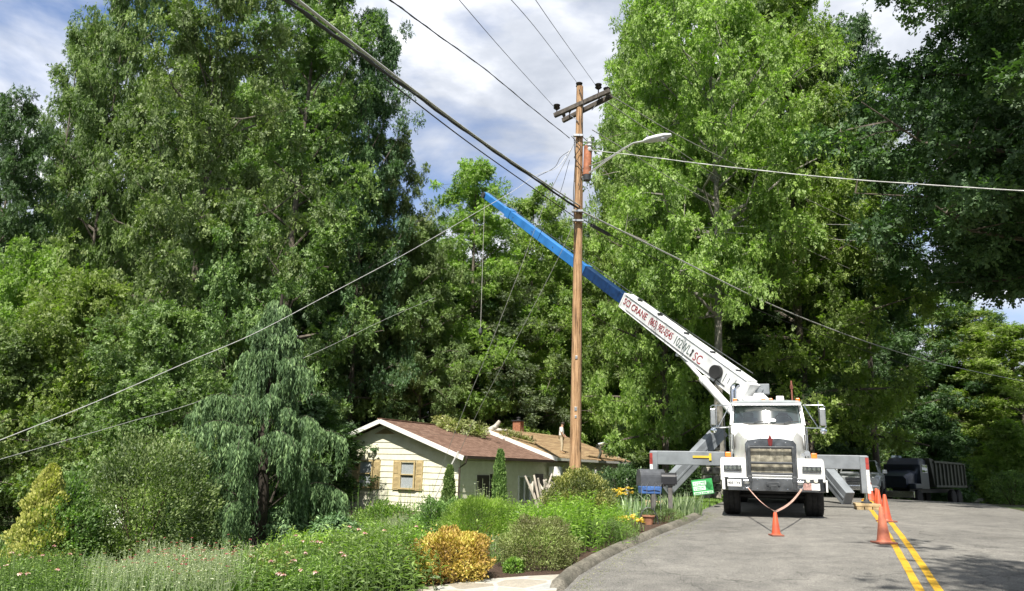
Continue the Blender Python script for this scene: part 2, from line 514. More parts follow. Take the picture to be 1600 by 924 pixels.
def _yellow(n, l, b):
    t = n.new('ShaderNodeTexCoord').outputs['Object']
    c = rp(n, l, nz(n, l, t, 60, 4, 0.7), [(0.34, (0.20, 0.14, 0.04)), (0.46, (0.58, 0.33, 0.02)), (0.7, (0.72, 0.43, 0.03))])
    c = mixc(n, l, 1.0, c, rp(n, l, nz(n, l, t, 2.2, 6), [(0.35, (0.82, 0.82, 0.82)), (0.6, (1, 1, 1))]), 'MULTIPLY')
    l.new(c, b.inputs['Base Color']); b.inputs['Roughness'].default_value = 0.6
    bumpn(n, l, b, nz(n, l, t, 90, 2), 0.4, 0.006)
YEL = node_mat('yellow_paint', _yellow)
def _floor(n, l, b):
    t = n.new('ShaderNodeTexCoord').outputs['Object']
    litter = rp(n, l, nz(n, l, t, 14, 8, 0.75), [(0.3, (0.022, 0.017, 0.010)), (0.5, (0.060, 0.045, 0.026)), (0.7, (0.13, 0.10, 0.06))])
    grass = rp(n, l, nz(n, l, t, 20, 8, 0.75), [(0.3, (0.020, 0.042, 0.010)), (0.7, (0.10, 0.15, 0.035))])
    c = mixc(n, l, rp(n, l, nz(n, l, t, 0.22, 6), [(0.42, (0, 0, 0)), (0.56, (1, 1, 1))]), litter, grass)
    l.new(c, b.inputs['Base Color']); b.inputs['Roughness'].default_value = 0.95
    bumpn(n, l, b, nz(n, l, t, 25, 6), 0.9, 0.05)
FLOOR = node_mat('forest_floor', _floor)
def _mulch(n, l, b):
    t = n.new('ShaderNodeTexCoord').outputs['Object']
    c = rp(n, l, nz(n, l, t, 38, 8, 0.8), [(0.3, (0.018, 0.010, 0.006)), (0.5, (0.075, 0.040, 0.024)), (0.7, (0.19, 0.12, 0.075))])
    l.new(c, b.inputs['Base Color']); b.inputs['Roughness'].default_value = 0.95
    bumpn(n, l, b, nz(n, l, t, 45, 6, 0.8), 1.0, 0.05)
MULCH = node_mat('bark_mulch', _mulch)
def _conc(n, l, b):
    t = n.new('ShaderNodeTexCoord').outputs['Object']
    c = rp(n, l, nz(n, l, t, 26, 8, 0.75), [(0.3, (0.09, 0.085, 0.07)), (0.5, (0.20, 0.185, 0.155)), (0.7, (0.34, 0.315, 0.265))])
    c = mixc(n, l, 0.9, c, rp(n, l, nz(n, l, t, 1.6, 7, 0.7), [(0.36, (0.42, 0.43, 0.38)), (0.6, (1.1, 1.08, 1.02))]), 'MULTIPLY')
    l.new(c, b.inputs['Base Color']); b.inputs['Roughness'].default_value = 0.9
    bumpn(n, l, b, nz(n, l, t, 14, 8, 0.75), 1.0, 0.05)
CONC = node_mat('weathered_concrete', _conc)
def _flag(n, l, b):
    t = n.new('ShaderNodeTexCoord').outputs['Object']
    v = n.new('ShaderNodeTexVoronoi'); v.inputs['Scale'].default_value = 1.7; l.new(t, v.inputs['Vector'])
    e = n.new('ShaderNodeTexVoronoi'); e.feature = 'DISTANCE_TO_EDGE'; e.inputs['Scale'].default_value = 1.7; l.new(t, e.inputs['Vector'])
    stone = rp(n, l, v.outputs['Color'], [(0.2, (0.30, 0.27, 0.22)), (0.55, (0.45, 0.42, 0.36)), (0.85, (0.36, 0.37, 0.36))])
    stone = mixc(n, l, 1.0, stone, rp(n, l, nz(n, l, t, 12, 8, 0.7), [(0.3, (0.7, 0.7, 0.7)), (0.7, (1.15, 1.13, 1.1))]), 'MULTIPLY')
    c = mixc(n, l, rp(n, l, e.outputs['Distance'], [(0.03, (0, 0, 0)), (0.06, (1, 1, 1))]), (0.44, 0.42, 0.37), stone)
    l.new(c, b.inputs['Base Color']); b.inputs['Roughness'].default_value = 0.85
    bumpn(n, l, b, e.outputs['Distance'], 0.5, 0.03)
FLAG = node_mat('flagstone', _flag)

ROADL, ROADR = -5.3, 4.1
def ghole(X, Y):
    a, lt = road_coords(X.ravel(), Y.ravel()); lt = lt.reshape(X.shape)
    return np.where((lt > ROADL + 0.5 + 1.0 * sstep(12.0, 15.5, a.reshape(X.shape))) & (lt < ROADR - 0.3), 0.12, 0.0)
xs = np.unique(np.concatenate([np.arange(-260, -30, 10), np.arange(-30, -12, 1.5), np.arange(-12, 40, 0.5), np.arange(40, 80, 2), np.arange(80, 261, 10)]))
ys = np.unique(np.concatenate([np.arange(-60, -6, 4), np.arange(-6, 60, 0.6), np.arange(60, 100, 2.5), np.arange(100, 401, 12)]))
sheet('ground', xs, ys, FLOOR, 0.0, ghole)

def ledge(s): return ROADL + 1.0 * sstep(13.0, 17.0, s)
def strip(name, lat0, lat1, s0, s1, m, zoff, n=4, step=0.5, wob=0.0, kind='structure'):
    """a ribbon that follows the road centre line"""
    ss = np.arange(s0, s1 + 1e-6, step); vs = []; fs = []
    cx = np.interp(ss, CL[:, 2], CL[:, 0]); cy = np.interp(ss, CL[:, 2], CL[:, 1])
    tx, ty = np.gradient(cx), np.gradient(cy); q = np.hypot(tx, ty); tx, ty = tx / q, ty / q
    for i, s in enumerate(ss):
        for k in range(n + 1):
            l0_ = float(ledge(s)) if lat0 == ROADL else lat0
            lt = l0_ + (lat1 - l0_) * k / n
            if wob and (k == 0 or k == n): lt += wob * math.sin(s * 7.3 + k) * math.sin(s * 2.1)
            vs.append((cx[i] + ty[i] * lt, cy[i] - tx[i] * lt))
    z = hgt(np.array([v[0] for v in vs]), np.array([v[1] for v in vs])) + zoff
    vs = [(v[0], v[1], float(zz)) for v, zz in zip(vs, z)]
    for i in range(len(ss) - 1):
        for k in range(n):
            a = i * (n + 1) + k
            fs.append((a, a + 1, a + n + 2, a + n + 1))
    me = bpy.data.meshes.new(name); me.from_pydata(vs, [], fs); me.materials.append(m)
    for p_ in me.polygons: p_.use_smooth = True
    o = bpy.data.objects.new(name, me); C.objects.link(o)
    return tag(o, kind=kind)
def on_road(s, lat):
    cx = np.interp(s, CL[:, 2], CL[:, 0]); cy = np.interp(s, CL[:, 2], CL[:, 1])
    cx2 = np.interp(s + .5, CL[:, 2], CL[:, 0]); cy2 = np.interp(s + .5, CL[:, 2], CL[:, 1])
    d = Vector((cx2 - cx, cy2 - cy)).normalized()
    x, y = cx + d.y * lat, cy - d.x * lat
    return Vector((x, y, gz(x, y))), math.atan2(-d.x, d.y)
strip('road', ROADL, ROADR, -50, 110, ASPH, 0.006, 14, wob=0.04)
for lt in (-0.115, 0.115):
    o = strip('road_marking', lt - 0.055, lt + 0.055, -40, 100, YEL, 0.011, 1, wob=0.006)

# concrete kerb: traced on the ground from the photo, rolled profile
kp = [ground(*q) for q in ((868, 924), (893, 900), (930, 878), (965, 861), (1000, 846), (1033, 832), (1066, 819), (1083, 811), (1091, 806), (1088, 801), (1076, 798))]
pts = []
for i in range(len(kp) - 1):
    for u in np.linspace(0, 1, 6, endpoint=False): pts.append(kp[i].lerp(kp[i + 1], u))
pts.append(kp[-1])
prof = [(0.17, -0.12), (0.16, 0.015), (0.07, 0.088), (0.05, 0.098), (-0.10, 0.105), (-0.125, 0.09), (-0.13, -0.12)]
rings = []
for i, q in enumerate(pts):
    d = (pts[min(i + 2, len(pts) - 1)] - pts[max(i - 2, 0)]); d.z = 0; d.normalize()
    nr = Vector((d.y, -d.x, 0)); w = 0.25 if i in (0, len(pts) - 1) else 1
    rings.append([Vector((q.x, q.y, gz(q.x, q.y))) + nr * a * .68 * (1 + .02 * math.sin(i * 1.9)) + Vector((0, 0, b * (w if b > 0 else 1) + 0.002 * math.sin(i * 2.7))) for a, b in prof])
k = MB(); k.loft(rings)
tag(k.build('kerb', CONC, smooth=True), kind='structure')

def poly_sheet(name, pix, m, zoff, depthpts=None, sub=5):
    bm = bmesh.new()
    vs = [bm.verts.new(ground(*q)) for q in pix] if depthpts is None else [bm.verts.new(q) for q in depthpts]
    bm.faces.new(vs)
    bmesh.ops.triangulate(bm, faces=bm.faces)
    for _ in range(sub):
        bmesh.ops.subdivide_edges(bm, edges=[e for e in bm.edges if e.calc_length() > 0.7], cuts=1, use_grid_fill=True)
        bmesh.ops.triangulate(bm, faces=[f for f in bm.faces if len(f.verts) > 3])
    co = np.array([v.co[:] for v in bm.verts]); z = hgt(co[:, 0], co[:, 1])
    for v, zz in zip(bm.verts, z): v.co.z = float(zz) + zoff
    me = bpy.data.meshes.new(name); bm.to_mesh(me); bm.free(); me.materials.append(m)
    for p_ in me.polygons: p_.use_smooth = True
    o = bpy.data.objects.new(name, me); C.objects.link(o)
    return tag(o, kind='structure')
poly_sheet('mulch_bed', [(640, 924), (700, 918), (790, 908), (880, 900), (930, 876), (1000, 844), (1083, 808), (1066, 797), (1000, 800), (900, 812), (780, 830), (650, 850), (560, 900), (560, 924)], MULCH, 0.012)
g0 = ground(640, 924)
poly_sheet('flagstone_path', None, FLAG, 0.03, [ground(655, 924), ground(700, 917), ground(745, 910), ground(820, 904), ground(886, 901), ground(870, 924), Vector((0.4, 7.2, 0)), Vector((-2.2, 7.2, 0))])
poly_sheet('driveway', [(1076, 801), (1093, 806), (1100, 812), (1160, 806), (1150, 797), (1110, 793), (1080, 796)], ASPH, 0.010)

# ================================================================== the house with the damaged roof
H1 = Vector((0.5, 0.866, 0)); H2 = Vector((0.866, -0.5, 0))     # along the ridge, and across towards the right
KB = at(719, 735, 34.0)
HZ = -0.75
HM = Matrix(((H1.x, H2.x, 0, KB.x), (H1.y, H2.y, 0, KB.y), (0, 0, 1, HZ), (0, 0, 0, 1)))
# local frame: X along the ridge (away), Y across (to the right), Z up; the near right corner is the origin
ZE, ZR, YR, YL, LEN = 2.95, 4.45, -4.35, -8.6, 19.0
def _siding(n, l, b, col=(0.76, 0.74, 0.585)):
    t = n.new('ShaderNodeTexCoord').outputs['Object']
    s = n.new('ShaderNodeSeparateXYZ'); l.new(t, s.inputs[0])
    dirt = nz(n, l, t, 2.2, 7, 0.7)
    c = rp(n, l, dirt, [(0.34, (col[0] * .84, col[1] * .83, col[2] * .78)), (0.62, col)])
    l.new(c, b.inputs['Base Color']); b.inputs['Roughness'].default_value = 0.62
    bumpn(n, l, b, nz(n, l, t, 18, 4), 0.15, 0.01)
SID = node_mat('cream_siding', _siding)
def _shingle(n, l, b):
    t = n.new('ShaderNodeTexCoord').outputs['Object']
    br = n.new('ShaderNodeTexBrick'); br.inputs['Scale'].default_value = 3.4
    br.inputs['Color1'].default_value = (0.17, 0.098, 0.070, 1); br.inputs['Color2'].default_value = (0.28, 0.18, 0.135, 1)
    br.inputs['Mortar'].default_value = (0.05, 0.032, 0.025, 1); br.inputs['Mortar Size'].default_value = 0.012
    br.inputs['Row Height'].default_value = 0.5; br.inputs['Brick Width'].default_value = 0.9
    l.new(t, br.inputs['Vector'])
    c = mixc(n, l, 1.0, br.outputs['Color'], rp(n, l, nz(n, l, t, 40, 4, 0.8), [(0.3, (0.6, 0.6, 0.6)), (0.7, (1.35, 1.3, 1.25))]), 'MULTIPLY')
    l.new(c, b.inputs['Base Color']); b.inputs['Roughness'].default_value = 0.92
    bumpn(n, l, b, nz(n, l, t, 60, 3), 0.5, 0.01)
SHG = node_mat('brown_shingle', _shingle)
def _deck(n, l, b):
    t = n.new('ShaderNodeTexCoord').outputs['Object']
    mp_ = n.new('ShaderNodeMapping'); mp_.inputs['Scale'].default_value = (0.35, 2.2, 1); l.new(t, mp_.inputs['Vector'])
    c = rp(n, l, nz(n, l, mp_.outputs['Vector'], 2.2, 8, 0.72, 0.4), [(0.28, (0.10, 0.062, 0.040)), (0.46, (0.30, 0.20, 0.11)), (0.62, (0.46, 0.34, 0.19)), (0.74, (0.17, 0.11, 0.075))])
    l.new(c, b.inputs['Base Color']); b.inputs['Roughness'].default_value = 0.9
    bumpn(n, l, b, nz(n, l, t, 30, 5), 0.4, 0.02)
DECK = node_mat('worn_roof', _deck)
WHITE = mat('white_trim', (0.80, 0.79, 0.74), 0.5, var=0.05)
TAN = mat('tan_shutter', (0.50, 0.39, 0.20), 0.6, var=0.10)
DARK = mat('dark_void', (0.02, 0.02, 0.02), 0.8)
GUT = mat('brown_gutter', (0.06, 0.045, 0.035), 0.5)

house = empty('house', M=HM, label='cream sided bungalow with brown gable roof and tan shutters', cat='house')
m = MB()
def lap(mb, x0, y0, x1, y1, z0, ztop, pitch=0.27, nrm=(0, 0)):
    """horizontal boards, each leaning out 22 mm at its lower edge; ztop(u) clips them under a gable"""
    z = z0; d = Vector((x1 - x0, y1 - y0, 0)); L = d.length; d.normalize(); nv = Vector((nrm[0], nrm[1], 0))
    while z < max(ztop(u) for u in np.linspace(0, L, 21)) - .02:
        us = [u for u in np.linspace(0, L, 75) if ztop(u) > z + 0.01]
        if len(us) > 1:
            u0, u1 = us[0], us[-1]
            zt = z + pitch
            ut = [u for u in np.linspace(0, L, 75) if ztop(u) >= zt - 0.001] or [(u0 + u1) / 2]
            t0, t1 = max(u0, ut[0]), min(u1, ut[-1]); zt = min(zt, max(ztop(t0), ztop(t1)))
            A = Vector((x0, y0, 0))
            b0, b1 = A + d * u0 + nv * 0.030, A + d * u1 + nv * 0.030
            c0, c1 = A + d * t0 + nv * 0.004, A + d * t1 + nv * 0.004
            b0.z = b1.z = z; c0.z = c1.z = zt
            mb.add([b0, b1, c1, c0, b0 - nv * .026, b1 - nv * .026], [(0, 1, 2, 3), (5, 1, 0, 4)])
        z += pitch
gab = lambda u: min(ZE + 0.06 + (ZR - ZE - .05) * (u / -YR), ZR - (u + YR) * (ZR - ZE) / -YR) - 0.06   # u from the right corner to the left
lap(m, 0, 0, 0, YL, 0.0, gab, nrm=(-1, 0))
lap(m, 0, 0, LEN, 0, 0.0, lambda u: ZE - .05, nrm=(0, 1))
m.build('siding', SID, house, recalc=False)
w = MB()     # structural walls behind the boards
w.prism([(0, 0), (YL, 0), (YL, gab(8.6)), (YR, ZR - 0.06), (0, ZE)], 'x', 0.01, 0.2)
w.box((LEN / 2, -0.1, ZE / 2), (LEN, 0.18, ZE)); w.box((LEN / 2, YL + .1, 1.7), (LEN, .18, 3.4)); w.box((LEN - .1, YL / 2, 1.7), (.18, -YL, 3.4))
w.build('wall', SID, house)
# roof: two slopes with a real thickness, overhanging 0.5 m; shingle courses stepped
def slope(mb, x0, x1, y0, z0, y1, z1, th=0.10, course=0.16):
    d = Vector((0, y1 - y0, z1 - z0)); L = d.length; d.normalize(); nv = Vector((0, -d.z, d.y));
    if nv.z < 0: nv = -nv
    n = int(L / course)
    for i in range(n):
        a = Vector((0, y0, z0)) + d * (L * i / n); b = Vector((0, y0, z0)) + d * (L * (i + 1) / n)
        q = [a + nv * .018, b + nv * .004, b - nv * th, a - nv * th]
        mb.add([Vector((x0, v.y, v.z)) for v in q] + [Vector((x1, v.y, v.z)) for v in q], [(0, 1, 5, 4), (3, 7, 6, 2), (0, 4, 7, 3), (0, 3, 2, 1), (4, 5, 6, 7)])
k1 = (ZR - ZE) / -YR
m = MB(); slope(m, -0.45, 10.2, 0.42, ZE - .42 * k1 + .12, YR, ZR + .12)
slope(m, -0.45, LEN + .4, YL - .5, ZR + .12 - (4.75) * k1, YR, ZR + .12)
m.box((9.2, YR, ZR + .14), (19.4, .3, .035))
rf = m.build('roof', SHG, house)
m = MB(); up = 0.30
slope(m, 8.35, LEN + .4, 0.62, ZE - .62 * k1 + .12 + up * .8, YR + .25, ZR + .12 + up * .5)
o = m.build('stripped_roof', DECK, house); tag(o, 'stripped tan and brown roof of the far wing')
# white rake boards
for (xx, y0, z0, y1, z1) in ((-0.47, 0.46, ZE - .46 * k1 + .02, YR, ZR + .02), (-0.47, YR, ZR + .02, YL - .52, ZR + .02 - 4.77 * k1), (8.33, 0.70, ZE - .7 * k1 + .02 + up * .8, YR + .2, ZR + .02 + up * .5)):
    f = MB(); f.bar((xx, y0, z0), (xx, y1, z1), 0.05, 0.2, up=(0, 0, 1)); f.build('fascia', WHITE, house)
f = MB(); f.box((4.0, 0.47, ZE - .42 * k1 + .05), (8.5, .11, .11)); f.tube([(-.2, .47, ZE - .12), (-.2, .40, ZE - .35), (-.2, .10, ZE - .55), (-.2, .08, .2)], .04, 8)
f.build('gutter', GUT, house)
f = MB(); f.box((13.85, .66, ZE - .6 * k1 + .24), (11, .10, .13)); f.box((8.5, 0.5, 2.35), (.25, .7, .5), taper=(1, 1)); f.build('eave_board', WHITE, house)
for xx in (8.6, 13.6, 18.8):
    f = MB(); f.box((xx, 0.55, 1.25), (.22, .22, 2.5)); f.box((xx, .55, .1), (.32, .32, .2)); f.build('porch_post', WHITE, house, bevel=.01)
# soffit of the porch wing and dark recess behind it
f = MB(); f.box((13.7, .15, ZE - .02), (10.6, 1.0, .04)); f.build('soffit', WHITE, house)
# gable louvre
f = MB(); f.prism([(YR - .62, ZR - .56), (YR + .62, ZR - .56), (YR, ZR - .30)], 'x', -.05, -.02)
lv = f.build('gable_vent', DARK, house)
f = MB()
for i in range(5):
    z = ZR - .54 + i * .05; wd = .6 * (1 - i * .19); f.box((-.06, YR, z), (.03, wd * 2, .018), Matrix.Rotation(R(35), 3, 'Y'))
f.build('louvre', TAN, lv)
WG = glass('window_glass', (.93, .95, .96), 0.14, 0.02)
CUR = mat('blind_sky_white', (0.88, 0.88, 0.86), 0.8, var=.04)  # blind whitened to stand in for sky reflected in the panes
def window(par, yc, zc, wd, ht, x=-0.085, shut=True, side=(True, True)):
    f = MB(); t = .07
    for (dy, dz, sy, sz) in ((0, ht / 2, wd + .1, t), (0, -ht / 2, wd + .16, t), (wd / 2, 0, t, ht), (-wd / 2, 0, t, ht), (0, 0.02, wd, .045)):
        f.box((x - .02, yc + dy, zc + dz), (.07, sy, sz))
    fr = f.build('window', TAN, par, bevel=.006)
    g = MB(); g.box((x + .005, yc, zc), (.012, wd - .05, ht - .05)); g.build('pane', WG, fr)
    g = MB(); g.box((x + .024, yc, zc + ht * .2), (.006, wd - .06, ht * .5)); g.box((x + .028, yc, zc - ht * .28), (.004, wd - .06, ht * .42)); g.build('blind', CUR, fr)
    for s, on in ((-1, side[0]), (1, side[1])):
        if shut and on:
            q = MB(); ys_ = yc + s * (wd / 2 + .26)
            q.box((x + .04, ys_, zc), (.05, .36, ht + .12))
            for i in range(int(ht / .055)):
                z_ = zc - ht / 2 + i * .055 + .03
                if abs(z_ - zc) < .05: continue
                q.box((x + .01, ys_, z_), (.02, .27, .03), Matrix.Rotation(R(30), 3, 'Y'))
            for dy in (-.16, .16): q.box((x + .008, ys_ + dy, zc), (.03, .045, ht + .12))
            q.build('shutter', TAN, par)
yw = -3.05
window(house, -2.85, 2.02, 0.80, 1.22)
window(house, -5.35, 2.02, 0.80, 1.22)
# door and windows on the right-hand wall
dr = MB(); dr.box((1.9, .04, 1.05), (1.0, .06, 2.1)); dr.box((2.9, .04, 1.3), (.7, .05, 1.7)); do = dr.build('door', mat('dark_door', (.045, .035, .03), .5), house)
dr = MB(); dr.box((2.28, .09, 1.0), (.04, .05, .12)); dr.build('handle', mat('brass', (.5, .35, .12), .3, 1.0), do)
f = MB()
for (cx_, cz_, sx_, sz_) in ((5.9, 2.05, 1.3, .07), (5.9, .85, 1.3, .07), (5.28, 1.45, .07, 1.2), (6.52, 1.45, .07, 1.2), (5.9, 1.45, .05, 1.2)): f.box((cx_, .05, cz_), (sx_, .06, sz_))
sw = f.build('window', WHITE, house)
f = MB(); f.box((5.9, .035, 1.45), (1.2, .01, 1.15)); f.build('pane', WG, sw)
f = MB(); f.box((7.5, .035, 1.2), (.9, .05, 2.0)); f.build('door', mat('dark_door', (.045, .035, .03), .5), house)
# chimney on the ridge
BRK = mat('orange_brick', (0.36, 0.15, 0.08), 0.85, var=.25, scale=14, bump=.5, bscale=40)
f = MB(); f.box((14.2, YR - .7, ZR + .35), (.50, .55, 1.3)); ch = f.build('chimney', BRK, rf, bevel=.01)
f = MB(); f.box((14.2, YR - .7, ZR + 1.02), (.62, .68, .07)); f.build('chimney_cap', DARK, ch)
f = MB(); f.lathe([(.12, ZR + 1.05), (.12, ZR + 1.2), (.17, ZR + 1.22), (.02, ZR + 1.28)], (14.2, YR - .7, 0)); f.build('flue', mat('flue', (.1, .1, .1), .5, .6), ch)

# ================================================================== trees
BARK = mat('grey_bark', (0.13, 0.11, 0.085), 0.9, var=.3, scale=5, bump=.8, bscale=18)
PALE = mat('pale_bark', (0.24, 0.225, 0.19), 0.85, var=.25, scale=4, bump=.6, bscale=14)
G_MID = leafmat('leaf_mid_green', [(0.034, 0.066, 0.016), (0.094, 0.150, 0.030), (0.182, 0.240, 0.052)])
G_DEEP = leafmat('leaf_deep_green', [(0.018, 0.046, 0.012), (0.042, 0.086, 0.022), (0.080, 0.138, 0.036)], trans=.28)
G_LIME = leafmat('leaf_yellow_green', [(0.056, 0.098, 0.013), (0.138, 0.200, 0.024), (0.225, 0.295, 0.040)], trans=.42)
G_OLIVE = leafmat('leaf_olive', [(0.035, 0.062, 0.014), (0.082, 0.118, 0.026), (0.150, 0.185, 0.055)])
G_GREY = leafmat('leaf_grey_green', [(0.045, 0.075, 0.030), (0.095, 0.135, 0.055), (0.19, 0.22, 0.11)], trans=.3)

def edge_prof(u): return 0.55 + 0.62 * math.sin(math.pi * min(1, .18 + u * .80)) ** 0.8 if u < .93 else 0.45
def tall_prof(u): return 0.35 + 0.8 * math.sin(math.pi * min(1, .12 + u * .84)) ** 0.8
PRO = {}
def proto(key, **kw):
    PRO[key] = (tree_parts(**kw), kw.get('H', 20.0), kw.get('Rr', 5.0))
proto('edge', seed=11, base=0.06, nl=54, k=9, per=520, prof=edge_prof, crad=(.45, .95), L=.125, W=.090, H=27.0, Rr=5.5, flat=.5)
proto('edge_b', seed=23, base=0.10, nl=50, k=10, per=500, prof=edge_prof, crad=(.42, .95), L=.125, W=.090, H=25.0, Rr=5.5, flat=.5)
proto('tall', seed=37, base=0.36, nl=36, k=12, per=500, prof=tall_prof, crad=(.45, .95), L=.125, W=.090, H=26.0, Rr=5.5, flat=.5)
proto('airy', seed=53, base=0.30, nl=26, k=8, per=320, prof=tall_prof, crad=(.4, .8), L=.13, W=.09, trunk_r=.2, H=28.0, Rr=3.6)
proto('broad', seed=71, base=0.30, nl=44, k=11, per=520, prof=tall_prof, crad=(.5, 1.0), L=.125, W=.088, flat=.5, Rr=7.0, H=22.0, trunk_r=.30)
proto('mid', seed=83, base=0.04, nl=40, k=10, per=420, crad=(.4, .75), L=.10, W=.072, H=10.0, Rr=4.0, trunk_r=.14, prof=edge_prof)
proto('young', seed=91, base=0.05, nl=26, k=8, per=220, crad=(.3, .6), L=.14, W=.08, H=7.0, Rr=2.4, trunk_r=.09, lean=.15)
first = {}
def tree(px, depth, ytop, rpx, key, leaf, label=None, group=None, bark=BARK, name='deciduous_tree', rz=None, x=None, H=None, rad=None, cat='tree'):
    (mb, V, t), H0, R0 = PRO[key]
    if x is None:
        g = spot(px, depth)
        zt = at(px, ytop, depth).z
        H = zt - g.z; rad = rpx / F * depth
    else:
        g = Vector((x, depth, gz(x, depth)))
    root = empty(name, g, random.uniform(0, 6.28) if rz is None else rz, label, cat, group)
    if key not in first:
        tr = mb.build('trunk', bark, root, smooth=True, recalc=False)
        cr = quads_mesh('crown', V, t, leaf, root)
        for q in (tr, cr): q.material_slots[0].link = 'OBJECT'
        first[key] = (tr.data, cr.data)
    else:
        a, b_ = first[key]
        tr = bpy.data.objects.new('trunk', a); cr = bpy.data.objects.new('crown', b_)
        for q in (tr, cr):
            C.objects.link(q); q.parent = root; q.material_slots[0].link = 'OBJECT'
    tr.material_slots[0].material = bark; cr.material_slots[0].material = leaf
    s = rad / R0
    root.scale = (s, s * random.uniform(.9, 1.1), H / H0)
    return root

T = tree
WL = 'woods on the left behind the garden'
T(430, 42, -110, 165, 'edge', G_MID, 'tall full green tree behind the weeping conifer, its crown reaching the cables')
T(265, 27, -170, 150, 'edge_b', G_MID, 'largest tall green tree at the left, dense from its foot to beyond the picture top')
T(22, 32, 10, 66, 'airy', G_MID, 'slim open crown against the cloud at the upper left picture edge')
T(38, 34, 20, 62, 'tall', G_MID, 'tall leafy crown just right of the slim one at the upper left')
T(85, 31, -110, 80, 'tall', G_MID, 'thin open crowned tree with sky showing through, beside the left picture edge')
T(150, 33, -60, 95, 'airy', G_MID, 'high leafy tree with sky gaps rising behind the left woods edge')
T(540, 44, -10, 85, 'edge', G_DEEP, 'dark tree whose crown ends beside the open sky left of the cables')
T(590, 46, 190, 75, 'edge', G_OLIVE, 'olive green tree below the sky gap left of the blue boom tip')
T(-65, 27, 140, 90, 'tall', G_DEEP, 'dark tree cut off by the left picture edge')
T(-30, 20, 500, 120, 'mid', G_MID, 'low bushy tree at the left picture edge above the golden conifer')
T(95, 21, 420, 130, 'mid', G_LIME, 'bright green mid height tree in front of the left woods')
T(225, 20, 470, 125, 'mid', G_MID, 'round green tree left of the weeping conifer')
T(10, 25, 380, 120, 'mid', G_LIME, 'yellowish green tree with a thin bare stem at the left woods edge')
T(330, 26, 320, 110, 'mid', G_MID, 'green tree rising just behind the tip of the weeping conifer')
T(500, 45, 350, 80, 'edge_b', G_DEEP, 'deep green tree between the weeping conifer and the house gable')
# behind the house
BH = 'trees behind the house'
for i, (px, d, yt, r_, key, lf, lb) in enumerate((
    (728, 54, 236, 105, 'edge', G_LIME, 'tall tree topping the gap of sky over the blue boom tip'),  # yellow-green leaves lighten this crown in place of sunlight
    (650, 48, 330, 75, 'edge_b', G_MID, 'green tree left of the blue boom tip above the house gable'),
    (820, 56, 285, 95, 'edge_b', G_LIME, 'tree right of the blue boom tip with the cables across its top'),  # lime leaf colour again stands in for sun on the crown
    (780, 55, 430, 90, 'edge_b', G_GREY, 'pale leaved small tree above the middle of the house roof'),
    (872, 62, 330, 75, 'edge', G_LIME, 'yellow green tree directly left of the utility pole behind the roof'),
    (970, 62, 215, 70, 'edge', G_LIME, 'light green tree directly right of the utility pole'),
    (700, 56, 440, 100, 'edge_b', G_DEEP, 'dark tree behind the left half of the house ridge'),
    (590, 47, 500, 80, 'edge', G_DEEP, 'shaded tree between gable peak and weeping conifer'),
    (850, 63, 540, 90, 'edge', G_MID, 'green tree behind the brick chimney'),
    (965, 65, 590, 70, 'young', G_LIME, 'small bright tree right of the utility pole above the roof end'),
    (905, 64, 540, 80, 'edge_b', G_MID, 'tree behind the workers on the roof'))):
    T(px, d, yt, r_, key, lf, lb)
# right-hand woods
T(1128, 31, -90, 182, 'broad', G_LIME, 'huge light green tree with a pale trunk behind the crane boom', bark=PALE, rz=2.7)
T(1000, 58, 0, 80, 'edge', G_LIME, 'light green tree whose crown touches the pole crossarms', rz=.4)
T(1270, 40, -60, 150, 'edge', G_LIME, 'tall yellow green tree above the crane truck cab')
T(1200, 44, -60, 190, 'broad', G_MID, 'mid green tree filling the woods above the truck roof', bark=PALE)
T(1040, 37, -60, 105, 'edge', G_LIME, 'light green tree left of the pale trunk, its crown edge against the sky')
T(1370, 43, 20, 100, 'tall', G_DEEP, 'open tree with sky glints between the light tree and the dark overhanging one')
T(1020, 60, 380, 110, 'edge', G_MID, 'green tree behind the white half of the boom')
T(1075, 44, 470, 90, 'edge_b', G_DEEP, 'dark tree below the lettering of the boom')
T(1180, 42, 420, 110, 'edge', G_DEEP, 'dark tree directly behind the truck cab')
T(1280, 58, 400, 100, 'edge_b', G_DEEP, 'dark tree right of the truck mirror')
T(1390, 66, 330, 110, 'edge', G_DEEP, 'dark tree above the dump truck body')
T(1470, 72, 440, 100, 'edge_b', G_MID, 'green tree behind the tail of the dump truck')
T(1545, 66, 470, 90, 'edge', G_LIME, 'bright green tree at the far bend beside the blue sky gap')
T(1620, 62, 500, 110, 'edge_b', G_LIME, 'bright green tree at the right picture edge beyond the bend')
T(1505, 70, 560, 60, 'young', G_LIME, 'sunlit small tree above the parked dark pickup')
T(1340, 60, 610, 50, 'young', G_MID, 'small tree above the silver pickup')
T(1585, 40, 655, 60, 'young', G_LIME, 'bright leafy sapling on the verge at the right picture edge')
T(1560, 47, 690, 30, 'young', G_LIME, 'low sunlit sapling right of the parked dark pickup')
T(1240, 58, 560, 70, 'young', G_MID, 'sapling in the shade right of the truck exhaust')
# dark overhanging trees on the near right
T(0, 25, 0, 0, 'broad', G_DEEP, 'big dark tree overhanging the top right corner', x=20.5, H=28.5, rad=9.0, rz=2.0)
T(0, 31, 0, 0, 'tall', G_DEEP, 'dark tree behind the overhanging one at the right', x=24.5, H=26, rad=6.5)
T(0, 19, 0, 0, 'tall', G_DEEP, 'nearest dark tree, its branches hanging in at the right picture edge', x=19.0, H=25, rad=6.0)
